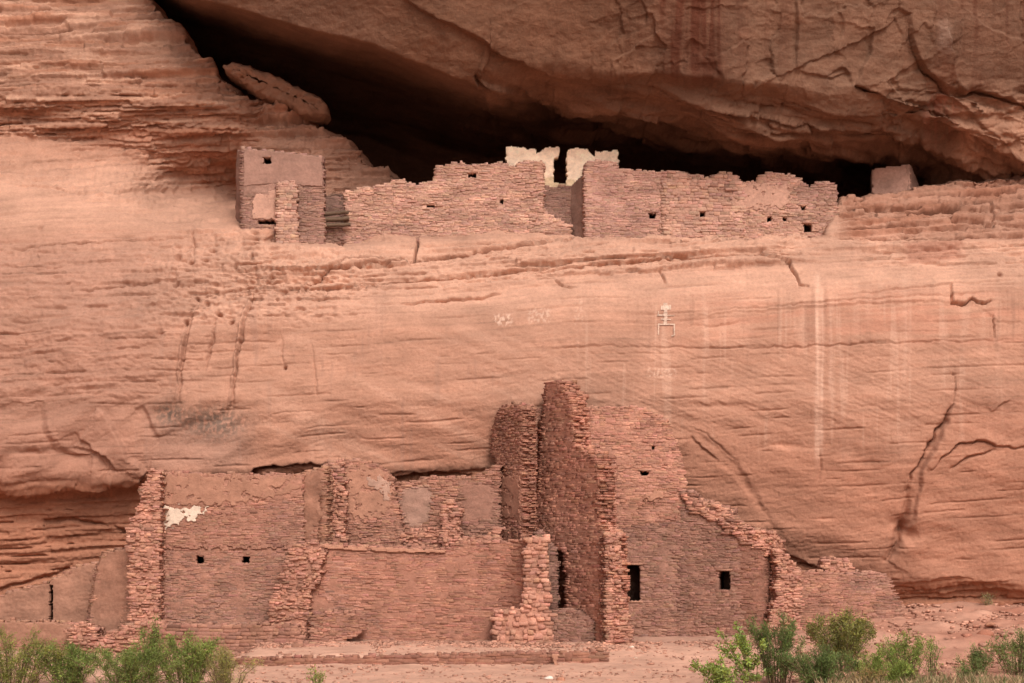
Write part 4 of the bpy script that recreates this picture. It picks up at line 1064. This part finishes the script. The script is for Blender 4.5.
w = wall("white_wall", [(565, 64.65), (620, 64.65)], [(566.5, 153), (570, 150), (576, 148), (587, 149.5), (590, 154), (594, 156), (596, 151.5), (606, 151), (618, 150), (619, 210), (567, 210), (566.5, 168), (568, 165), (566, 160)], .5,
         "white plastered wall rising behind the pinkish block with a straight right edge", "wall", UP, col=WHT, seed=50, stones=False, jag=.06, cell=.035, mat=M_PLASTER,
         regions=[([(560, 178), (590, 184), (590, 210), (560, 210)], (.66, .47, .27), .7)])
# right hand block
HB = [(648.5, 213, 656, 219)]
w = wall("masonry_block", [(586.5, 63.6), (664.5, 63.75)], [(587, 163), (597, 161), (616, 162.7), (618, 169.7), (640, 171), (664, 172.6), (664.5, 250), (587, 250)], .5,
         "smooth pinkish block with one ragged hole and a shaded left side", "house", UP, col=UPD * 1.42, seed=51, holes=HB, prot=(0, .025), jag=.03)
opening(w, *HB[0], lintel=False)
wall("side_wall", [(568.5, 64.5), (587.3, 63.62)], [(569, 188), (576, 181), (583, 174), (586, 166), (587.3, 163), (587.3, 252), (569, 246)], .4, parent=w, col=UPD * .85, seed=52, stones=False, jag=.03, cell=.05, mat=M_PLASTER)  # tinted well below the front, side shade painted in
HB2 = [(700, 211.5, 705.5, 217)]
w = wall("ragged_wall", [(663, 63.7), (743, 63.85)], [(664, 172), (672, 171), (683, 172.6), (694, 175.4), (704, 178), (711, 180), (715, 175), (720, 173.5), (728, 174.5), (736, 176), (739, 180), (743, 183), (742, 250), (664, 250)], .6,
         "rough ragged topped wall of thick stones in the middle of the right hand row", "wall", UP, col=UPC * 1.0, seed=53, holes=HB2, prot=(0, .07), course=(.07, .14), jag=.06)
opening(w, *HB2[0], lintel=False)
HB3 = [(767, 216.5, 772, 221.5), (782.5, 217, 787.5, 221), (800.5, 206, 805.5, 210), (804, 223.5, 812, 232)]
P_E = [(741, 63.9), (839, 63.9)]
w = wall("end_wall", P_E, [(741, 183), (758, 182.5), (762, 175), (770, 173.5), (779, 174), (796, 178), (801, 181), (805, 186), (811, 191), (815, 184), (824, 183), (833.5, 182.5), (835, 194), (837, 215), (839, 250), (741, 250)], .5,
         "wall with a plastered band and four small openings at the row's right end", "wall", UP, col=UPC * .98, seed=54, holes=HB3, prot=(0, .035), jag=.04,
         regions=[([(796, 176), (842, 176), (842, 202), (800, 204)], UPD, .7)])
for i, h in enumerate(HB3): opening(w, *h, lintel=i in (2, 3), depth=.5 if i == 3 else 1.1)
coat(w, P_E, [(743, 184), (790, 186), (791, 206), (760, 207), (743, 212)], "plaster", UPC * 1.03, .036, 76)
# granary
w = wall("granary", [(872, 65.7), (912, 65.5)], [(872, 169.5), (890, 166.5), (909.6, 164), (911, 200), (873, 200)], 1.4,
         "small plastered granary tucked under the rock at the far right of the ledge", "granary", UP, col=UPD * 1.3, seed=55, stones=False, jag=.025, cell=.05, mat=M_PLASTER)
wall("side_wall", [(909.3, 65.5), (919.5, 66.7)], [(909.3, 164), (913, 168), (917.5, 180), (919.5, 187), (919.5, 200), (909.3, 200)], .3, parent=w, col=UPD * 1.0, seed=56, stones=False, jag=.015, cell=.05, mat=M_PLASTER)

# wooden beams in the gap
def log(name, a, b, r, label, group, seed, parent=None):
    rs = np.random.default_rng(seed); a = np.array(a); b = np.array(b); d = (b - a); L = np.linalg.norm(d); d /= L
    x = np.cross(d, (0, 0, 1)); x /= np.linalg.norm(x); y = np.cross(x, d)
    V = []; n = 9; m = 14
    for i in range(m):
        f = i / (m - 1); c = a + d * L * f + (x * rs.normal(0, .008) + y * rs.normal(0, .012))
        rr = r * (1 - .15 * f) * (1 + rs.normal(0, .05))
        for k in range(n):
            an = 2 * math.pi * k / n; V.append(c + (x * math.cos(an) + y * math.sin(an)) * rr * (1 + .08 * math.sin(3 * an + seed)))
    Q = [[i * n + k, i * n + (k + 1) % n, (i + 1) * n + (k + 1) % n, (i + 1) * n + k] for i in range(m - 1) for k in range(n)]
    V = np.array(V); c0 = len(V); V = np.vstack([V, a - d * .01, b + d * .01])
    for k in range(n):
        Q.append([(k + 1) % n, k, c0, c0]); e0 = (m - 1) * n; Q.append([e0 + k, e0 + (k + 1) % n, c0 + 1, c0 + 1])
    me = bpy.data.meshes.new(name); me.from_pydata([tuple(v - a) for v in V], [], [tuple(dict.fromkeys(q)) for q in Q])
    at = me.attributes.new("tint", 'FLOAT_COLOR', 'POINT'); at.data.foreach_set("color", np.tile(np.array([.12, .075, .05, 1], np.float32), len(V)))
    for p in me.polygons: p.use_smooth = True
    o = link(name, me, M_WOOD, parent); o.location = a
    tag(o, label, "beam", group)
log("wooden_beam", P(323.5, 214.5, 63.55), P(348.5, 211.5, 63.5), .075, "uppermost dark wooden beam laid across the gap beside the plastered house", "wooden beams in the gap", 1)
log("wooden_beam", P(324, 220, 63.5), P(349, 218.5, 63.55), .09, "middle dark wooden beam laid across the gap beside the plastered house", "wooden beams in the gap", 2)
log("wooden_beam", P(322, 225.5, 63.5), P(350.5, 224.5, 63.5), .07, "lowest dark wooden beam lying on the sill wall beside the plastered house", "wooden beams in the gap", 3)

# ------------------------------------------------------------------ loose rocks
def rock(name, poly, Y, thick, label, cat, col, seed, group=None, amp=.18, mat=None, ridge=None):
    """an irregular boulder: rings shrink from its outline towards a ridge, front and back"""
    rs = np.random.default_rng(seed)
    pts = np.array([P(u, v, Y) for u, v in poly]); n0 = len(pts)
    # resample the outline
    cl = np.vstack([pts, pts[:1]]); d = np.concatenate([[0], np.cumsum(np.linalg.norm(np.diff(cl, axis=0), axis=1))])
    n = 90; q = np.linspace(0, d[-1], n, endpoint=False)
    O = np.stack([np.interp(q, d, cl[:, k]) for k in range(3)], 1)
    O += rs.normal(0, .006, O.shape)
    c = O.mean(0); ax = O - c; U_, S_, Vt = np.linalg.svd(ax, full_matrices=False); mainax = Vt[0]
    proj = ax @ mainax
    spine = c + np.outer(proj * .72, mainax)
    fr = [(.0, 0), (.03, .35), (.07, .62), (.13, .82), (.22, .93), (.36, .98), (.52, 1.0), (.7, 1.0), (.96, 1.0)]
    seq = [(k, -h) for k, h in fr[::-1]] + [(k, h) for k, h in fr[1:]]
    V = []
    for k, h in seq:
        r = O * (1 - k) + spine * k
        al = (r - c) @ mainax
        bl, _ = blocks(al * 10 + 3 * fbm(al, r[:, 2], 3, seed + 8), (r[:, 2] - al * .4) * 20, 7.0, 9, seed + 3, .3)
        w = fbm(al * 1.1 + h * 2, r[:, 2] * 1.6, 4, seed) + 1.5 * bl
        r = r.copy(); r[:, 1] += thick * h * (1 + amp * w) - thick * .5 * np.clip((r[:, 2] - spine[:, 2]) * 1.2, -.6, .2) * (h < 0)
        r += .03 * rs.normal(0, 1, r.shape) * (k > .02)
        V.append(r)
    m = len(V); V = np.vstack(V)
    Q = [[i * n + k, i * n + (k + 1) % n, (i + 1) * n + (k + 1) % n, (i + 1) * n + k] for i in range(m - 1) for k in range(n)]
    org = np.array([c[0], c[1], O[:, 2].min()])
    C = np.array(col) * (1 + .15 * fbm(V[:, 0] * 2, V[:, 2] * 4, 3, seed + 2))[:, None]
    o = link(name, mesh_np(name, V - org, np.array(Q), C, False), mat or M_CLIFF); o.location = org
    return tag(o, label, cat, group)
rock("rock_slab", [(225, 71), (232, 68), (241, 67.5), (252, 71), (268, 77), (283, 82), (298, 91), (312, 97), (323, 102), (329, 109), (330, 117), (326, 121), (318, 122), (304, 119), (290, 112), (272, 104), (256, 97), (246, 88), (234, 81), (227, 76)],
     66.9, .8, "long slab of fallen rock lodged on the slope at the mouth of the alcove", "boulder", (.30, .16, .105), 5, amp=.10)
def small_rock(name, X, Y, r, label, group, col, seed, flat=.6):
    rs = np.random.default_rng(seed)
    import bmesh
    bm = bmesh.new(); bmesh.ops.create_icosphere(bm, subdivisions=2, radius=1)
    V = np.array([v.co[:] for v in bm.verts]); Fc = np.array([[v.index for v in f.verts] for f in bm.faces]); bm.free()
    for _ in range(7):                                             # plane cuts make it angular
        d = rs.normal(0, 1, 3); d /= np.linalg.norm(d); h = rs.uniform(.45, .8)
        k = V @ d; V = V - np.outer(np.maximum(k - h, 0), d)
    V = V * np.array([r * rs.uniform(.9, 1.5), r * rs.uniform(.8, 1.1), r * flat])
    a = rs.uniform(0, 3.1); V = V @ np.array([[math.cos(a), math.sin(a), 0], [-math.sin(a), math.cos(a), 0], [0, 0, 1]])
    o = link(name, mesh_np(name, V, Fc, np.repeat([np.array(col)], len(V), 0)), M_WALL)
    o.location = (X, Y, float(ground_z(X, Y)) + r * flat * .35)
    return tag(o, label, "rock", group)
def ground_at(u, v):
    """walk the view ray down to the ground"""
    for Y in np.arange(47, 64, .05):
        x, y, z = P(u, v, Y)
        if z <= float(ground_z(x, y)): return x, Y
    return P(u, v, 60)[:2]
# pale chip and stones on the open sand
spec = [(549, 679, .11, (.75, .60, .50), "bright pale chip of stone on the sand before the foundation wall"),
        (562, 681, .16, (.42, .19, .12), "reddish stone next to the bright pale chip on the sand"),
        (631, 648, .10, (.66, .48, .38), "small pale stone at the foot of the ragged end of the tallest wall"),
        (644, 650, .09, (.40, .19, .13), "small red stone right of the tallest wall on the open sand"),
        (636, 659, .10, (.52, .33, .24), "lone buff stone on open sand below the tower doorway"),
        (534, 672, .06, (.36, .17, .11), "little dark stone on the sand below the end of the foundation wall"),
        (983, 637, .30, (.34, .14, .09), "largest dark red block on the slope at far right"),
        (975, 627, .16, (.34, .15, .10), "dark block above the largest red block on the right slope"),
        (990, 626, .18, (.35, .16, .10), "flat block up the slope beside the far right bush"),
        (966, 638, .20, (.36, .15, .10), "long red block left of the largest block on the right slope"),
        (905, 632, .16, (.33, .15, .11), "grey red block just right of the long low wall"),
        (918, 627, .14, (.38, .18, .12), "flat red stone on the slope right of the long low wall"),
        (943, 612, .14, (.40, .19, .13), "small stone high on the slope under the cliff foot")]
for i, (u, v, r, c, lab) in enumerate(spec):
    x, y = ground_at(u, v); small_rock("loose_stone", x, y, r, lab, "loose stones on the ground", c, 300 + i)
# uncounted small chips
def chips():
    rs = np.random.default_rng(77); VV, CC, QQ = [], [], []; nv = 0
    sg = np.array([(-1, -1, -1), (1, -1, -1), (1, 1, -1), (-1, 1, -1), (-1, -1, 1), (1, -1, 1), (1, 1, 1), (-1, 1, 1)], float)
    for i in range(12500):
        if i < 2700: x, y = rs.uniform(7.5, 19), rs.uniform(50, 63.5); r = rs.uniform(.02, .075) * (1.6 if rs.random() < .1 else 1)
        elif i > 9000: x, y = rs.uniform(-13, 9), rs.uniform(56.2, 57.7); r = rs.uniform(.012, .06) * (1.6 if rs.random() < .08 else 1)
        else: x, y = rs.uniform(-18, 10), rs.uniform(48, 58.5); r = rs.uniform(.01, .04) * (1.7 if rs.random() < .06 else 1)
        if perlin(np.array([x * .7]), np.array([y * .7]), 5)[0] < rs.uniform(-.6, .3): continue
        z8 = sg * np.array([r * rs.uniform(.8, 1.7), r, r * .55]) * (1 + rs.uniform(-.4, .1, (8, 3)))
        a = rs.uniform(0, 3.1); c, s = math.cos(a), math.sin(a)
        z8 = z8 @ np.array([[c, s, 0], [-s, c, 0], [0, 0, 1]]) + [x, y, float(ground_z(x, y)) + r * .3]
        VV.append(z8); CC.append(np.repeat([np.array([.42, .21, .145]) * rs.uniform(.65, 1.4)], 8, 0)); QQ.append(np.vstack([BOXQ, [[3, 2, 1, 0]]]) + nv); nv += 8
    o = link("gravel", mesh_np("gravel", np.vstack(VV), np.vstack(QQ), np.vstack(CC)), M_WALL)
    tag(o, "small chips of red stone scattered over the sand", "gravel", kind="stuff")
chips()

# ------------------------------------------------------------------ white rock painting on the cliff
def painting(name, strips, label, col):
    VV, QQ, CC = [], [], []; nv = 0; rs = np.random.default_rng(4)
    for (u0, v0, u1, v1, w) in strips:
        n = max(3, int(math.hypot(u1 - u0, v1 - v0) / .8)); d = np.array([u1 - u0, v1 - v0]); d = d / np.linalg.norm(d); nn = np.array([-d[1], d[0]])
        for i in range(n + 1):
            c = np.array([u0, v0]) + (np.array([u1, v1]) - [u0, v0]) * i / n
            for sgn in (-1, 1):
                p = c + nn * sgn * w / 2 * rs.uniform(.5, 1.0)
                VV.append(P(p[0], p[1], cliff_depth(p[0], p[1]) - .035)); CC.append(np.array(col) * rs.uniform(.7, 1.12))
        for i in range(n): QQ.append([nv + 2 * i, nv + 2 * i + 1, nv + 2 * i + 3, nv + 2 * i + 2])
        nv += 2 * (n + 1)
    V = np.array(VV); org = V.mean(0)
    o = link(name, mesh_np(name, V - org, np.array(QQ), np.array(CC)), M_PLASTER); o.location = org
    tag(o, label, "rock painting")
painting("rock_painting", [(665.5, 303, 665.5, 325, 4.4), (661, 307.5, 671, 307.5, 5.5), (658.5, 311, 658.5, 315, 1.2), (657.5, 315, 675, 315.6, 1.6), (661, 319, 671, 319.5, 1.3),
                           (658, 324.3, 675, 324.3, 1.7), (658.6, 324, 658.6, 334.5, 1.5), (674.3, 324, 674.3, 335, 1.7), (674.5, 335, 671.5, 336, 1.5)],
         "white painted figure with squared legs on the smooth cliff below the ledge", (.58, .40, .305))

# ------------------------------------------------------------------ plants
def leaf_cloud(tips, n, size, aspect, col, var, rs, spread, droop=0.0, out=None):
    """n leaf faces strewn along the given twigs (each twig: start, end)"""
    tw = np.array(tips); k = rs.integers(0, len(tw), n); f = rs.random(n) ** .8
    a, b = tw[k, 0], tw[k, 1]
    c = a + (b - a) * f[:, None] + rs.normal(0, 1, (n, 3)) * spread
    ax = (b - a); ax /= np.linalg.norm(ax, axis=1, keepdims=True) + 1e-9
    d = ax * rs.uniform(.3, 1.0, (n, 1)) + rs.normal(0, .55, (n, 3)); d[:, 2] -= droop; d /= np.linalg.norm(d, axis=1, keepdims=True)
    w = np.cross(d, rs.normal(0, 1, (n, 3))); w /= np.linalg.norm(w, axis=1, keepdims=True) + 1e-9
    L = size * rs.uniform(.6, 1.4, (n, 1)); W = L * aspect
    V = np.stack([c, c + d * L * .5 + w * W * .5, c + d * L, c + d * L * .5 - w * W * .5], 1).reshape(-1, 3)
    Q = np.arange(4 * n).reshape(n, 4)
    tc = rs.normal(0, var, (len(tw), 1))[k] + rs.normal(0, var * .7, (n, 1))
    C = np.array(col)[None] * np.exp(tc) * (1 + rs.normal(0, .06, (n, 3)))
    if out is not None:
        m = rs.random(n) < out[1]; C[m] = np.array(out[0]) * np.exp(rs.normal(0, .15, (m.sum(), 1)))
    return V, Q, np.repeat(C, 4, 0)

def stems_mesh(lines, r0, r1, col):
    VV, QQ = [], []; nv = 0
    for ln, ra, rb in lines:
        m = len(ln)
        for i, p in enumerate(ln):
            d = np.array(ln[min(i + 1, m - 1)]) - np.array(ln[max(i - 1, 0)]); d /= np.linalg.norm(d) + 1e-9
            x = np.cross(d, (.3, 1, .1)); x /= np.linalg.norm(x) + 1e-9; y = np.cross(d, x); r = ra + (rb - ra) * i / (m - 1)
            for k in range(5):
                an = 2 * math.pi * k / 5; VV.append(np.array(p) + (x * math.cos(an) + y * math.sin(an)) * r)
        for i in range(m - 1):
            for k in range(5): QQ.append([nv + i * 5 + k, nv + i * 5 + (k + 1) % 5, nv + (i + 1) * 5 + (k + 1) % 5, nv + (i + 1) * 5 + k])
        nv += m * 5
    V = np.array(VV)
    return V, np.array(QQ), np.repeat([np.array(col)], len(V), 0)

def plant(name, label, cat, u, vtop, Y, width, nst, nleaf, size, aspect, col, seed, group=None, stemcol=(.16, .10, .06), up=1.0, spread=.05, twigs=7, var=.22, lean=0.0, droop=0.0, yellow=None, vbase=None, bare=.06, flare=.55, depth=.6, stem_r=.018):
    rs = np.random.default_rng(seed); nst = int(nst * 1.3) + 1; nleaf = int(nleaf * 1.2); spread = spread * 1.25; col = np.array(col) * [1.06, 1.0, .74]
    x0 = (u - CX) * Y / F; z0 = float(ground_z(x0, Y)) - .03
    ztop = EYE - (vtop - YH) * Y / F; h = ztop - z0; hw = width / 2 * Y / F
    lines, tw = [], []
    for i in range(nst):
        an = rs.uniform(0, 2 * math.pi); rad = rs.uniform(0, 1) ** .6
        hh = h * rs.uniform(.68, 1.0) * (1 - .18 * rad)
        if i == 0: hh, rad = h, .15
        tip = np.array([math.cos(an) * rad * hw * 1.3 + lean * hw * hh / h, math.sin(an) * rad * hw * depth, hh])
        base = np.array([math.cos(an) * rad * hw * (1 - flare), math.sin(an) * rad * hw * .3, 0])
        mid = base * .5 + tip * .5 + np.array([-math.cos(an) * hw * .08, 0, hh * .06]) + rs.normal(0, .02, 3)
        ln = [base, base * .55 + mid * .45 + rs.normal(0, .012, 3), mid, mid * .5 + tip * .5 + rs.normal(0, .02, 3), tip]
        lines.append((ln, stem_r * (hh / 1.2) ** .5, stem_r * .25))
        pts = np.array(ln)
        for j in range(twigs):
            f = bare + (1 - bare) * (j + rs.random()) / twigs; k = min(int(f * 4), 3); p = pts[k] + (pts[k + 1] - pts[k]) * (f * 4 - k)
            dr = rs.normal(0, 1, 3); dr[2] = abs(dr[2]) * up + .35; dr /= np.linalg.norm(dr)
            L = hh * rs.uniform(.12, .28) * (1.15 - f * .6)
            e = p + dr * L; lines.append(([p, (p + e) / 2 + rs.normal(0, .008, 3), e], stem_r * .3, stem_r * .12)); tw.append((p, e))
        tw.append((pts[3], pts[4] + (pts[4] - pts[3]) * .12))
    root = bpy.data.objects.new(name, None); COL.objects.link(root); root.location = (x0, Y, z0); root.empty_display_size = .2
    tag(root, label, cat, group)
    V, Q, C = stems_mesh(lines, 0, 0, stemcol); link("stems", mesh_np("stems", V, Q, C, True), M_WOOD, root)
    V, Q, C = leaf_cloud(tw, nleaf, size, aspect, col, var, rs, spread, droop, yellow); link("foliage", mesh_np("foliage", V, Q, C), M_LEAF, root)
    return root

G_TAM = (.18, .23, .075); G_DK = (.12, .165, .06); G_YEL = (.22, .28, .075); G_OLV = (.22, .22, .07)
SH = "shrubs along the front of the sand"
plant("tamarisk_bush", "feathery olive green bush at the far left corner with wispy tall shoots", "bush", 10, 630, 48.6, 110, 20, 11000, .085, .17, (.21, .23, .07), 1, SH, up=1.6, spread=.05, yellow=((.26, .22, .08), .12))
plant("tamarisk_bush", "green bush between the far left corner bush and the tallest leafy shoot", "bush", 70, 646, 48.8, 84, 18, 9000, .075, .22, G_TAM, 2, SH, up=1.5)
plant("tamarisk_bush", "green bush with one tall leafy shoot below the room with two holes", "bush", 152, 622, 48.6, 26, 4, 2200, .075, .25, G_TAM, 3, SH, up=2.0, flare=.8, lean=.1)
plant("tamarisk_bush", "broad green bush round the foot of the tallest leafy shoot", "bush", 128, 645, 48.3, 100, 22, 12000, .075, .22, G_TAM, 4, SH, up=1.5, yellow=((.20, .21, .07), .15))
plant("tamarisk_bush", "green upright bush under the left end of the footing wall", "bush", 186, 633, 48.6, 66, 17, 9500, .075, .22, (.19, .24, .075), 5, SH, up=1.7)
plant("tamarisk_bush", "pale yellow green dry bush ending the left clump beside the foundation wall", "bush", 226, 648, 48.7, 56, 16, 7000, .065, .2, (.30, .29, .11), 6, SH, up=1.5, yellow=((.32, .25, .13), .3))
plant("seedling", "tiny bright green sprout on the sand below the foundation wall", "plant", 316, 669, 48.9, 12, 4, 260, .07, .4, G_YEL, 7, None, up=1.5)
plant("leafy_sapling", "bright yellow green sapling leaning left over the open sand", "shrub", 752, 626, 49.0, 44, 6, 1900, .085, .5, G_YEL, 8, SH, up=1.3, lean=-.55, spread=.035, twigs=6, flare=.75, yellow=((.27, .33, .10), .3))
plant("leafy_sapling", "low bright leafy shoots at the left foot of the leaning sapling", "shrub", 724, 660, 48.8, 44, 8, 1500, .085, .5, G_YEL, 9, SH, up=1.2, lean=-.3, yellow=((.30, .36, .10), .3))
plant("juniper_shrub", "dark green upright shrub behind the leaning yellow green sapling", "shrub", 780, 614, 49.6, 50, 16, 10000, .07, .22, G_DK, 10, SH, up=2.2, spread=.045, flare=.5, bare=.1)
plant("greasewood_shrub", "round olive bush with a dark hollow foot before the long low wall", "bush", 845, 611, 52.0, 66, 20, 10500, .075, .34, G_OLV, 11, SH, up=.9, spread=.055, flare=.75, yellow=((.22, .20, .075), .3), depth=.9, bare=.3)
plant("juniper_shrub", "dark green low shrub between the upright shrub and the round olive bush", "shrub", 822, 648, 49.0, 76, 20, 11000, .07, .22, (.13, .18, .07), 12, SH, up=1.5, bare=.1)
plant("tamarisk_bush", "light green spindly bush right of the round olive bush", "bush", 904, 634, 49.4, 50, 13, 5500, .07, .24, (.20, .26, .075), 13, SH, up=2.0)
plant("tamarisk_bush", "low light green bush in front of the spindly bush at right", "bush", 878, 652, 48.7, 52, 15, 6500, .07, .24, (.20, .26, .075), 14, SH, up=1.7)
plant("tamarisk_bush", "thin lone upright weed on the red slope right of the spindly bush", "plant", 931, 641, 50.5, 16, 4, 700, .07, .24, (.18, .25, .075), 15, SH, up=2.4)
plant("sage_bush", "small round grey green bush on the red slope above the dry grass", "bush", 976, 647, 51.5, 32, 12, 4200, .06, .24, (.16, .20, .085), 16, SH, up=1.2, bare=.1)
plant("sage_bush", "dusty green bush cut by the right edge of the photo", "bush", 1018, 629, 51.5, 56, 14, 5200, .07, .24, (.17, .22, .085), 17, SH, up=1.3, bare=.1)
plant("sage_bush", "tiny low green tuft at the left foot of the small round bush", "plant", 964, 664, 49.8, 16, 5, 700, .06, .24, (.14, .20, .07), 18, SH)
plant("dry_shrub", "faint grey shrub growing at the foot of the cliff at right", "shrub", 988, 594, 62.6, 16, 7, 420, .07, .2, (.25, .22, .13), 19, None, up=1.6, stemcol=(.25, .17, .11))
plant("dry_bush", "straw coloured dead bush in front of the dark low shrub", "bush", 866, 668, 48.5, 30, 8, 1500, .07, .15, (.38, .27, .15), 20, SH, up=1.4)

def dry_grass():
    rs = np.random.default_rng(9); n = 5200
    x = rs.uniform(8.2, 15.5, n); y = 48 + rs.random(n) * 3.2
    keep = (y < 50.2 + .6 * perlin(x * .8, x * 0, 3)) & (perlin(x * 1.3, y * 1.3, 7) > -.35); x, y = x[keep], y[keep]; n = len(x)
    z = ground_z(x, y); h = rs.uniform(.12, .36, n); w = rs.uniform(.006, .014, n)
    d = rs.normal(0, .25, (n, 2)) * h[:, None]; a = rs.uniform(0, 3.1, n)
    wx, wy = np.cos(a) * w, np.sin(a) * w
    b0 = np.stack([x - wx, y - wy, z], 1); b1 = np.stack([x + wx, y + wy, z], 1)
    m = np.stack([x + d[:, 0] * .4, y + d[:, 1] * .4, z + h * .6], 1); t = np.stack([x + d[:, 0], y + d[:, 1], z + h], 1)
    V = np.stack([b0, b1, m + np.stack([wx, wy, 0 * wx], 1) * .6, t], 1).reshape(-1, 3)
    C = np.where((rs.random(n) < .25)[:, None], np.array([.17, .19, .07]), np.array([.42, .29, .16])) * rs.uniform(.7, 1.2, (n, 1))
    o = link("dry_grass", mesh_np("dry_grass", V, np.arange(4 * n).reshape(n, 4), np.repeat(C, 4, 0)), M_LEAF)
    tag(o, "straw coloured dry grass along the bottom right", "grass", kind="stuff")
dry_grass()
for o in list(bpy.data.objects):
    if "org" in o: del o["org"]
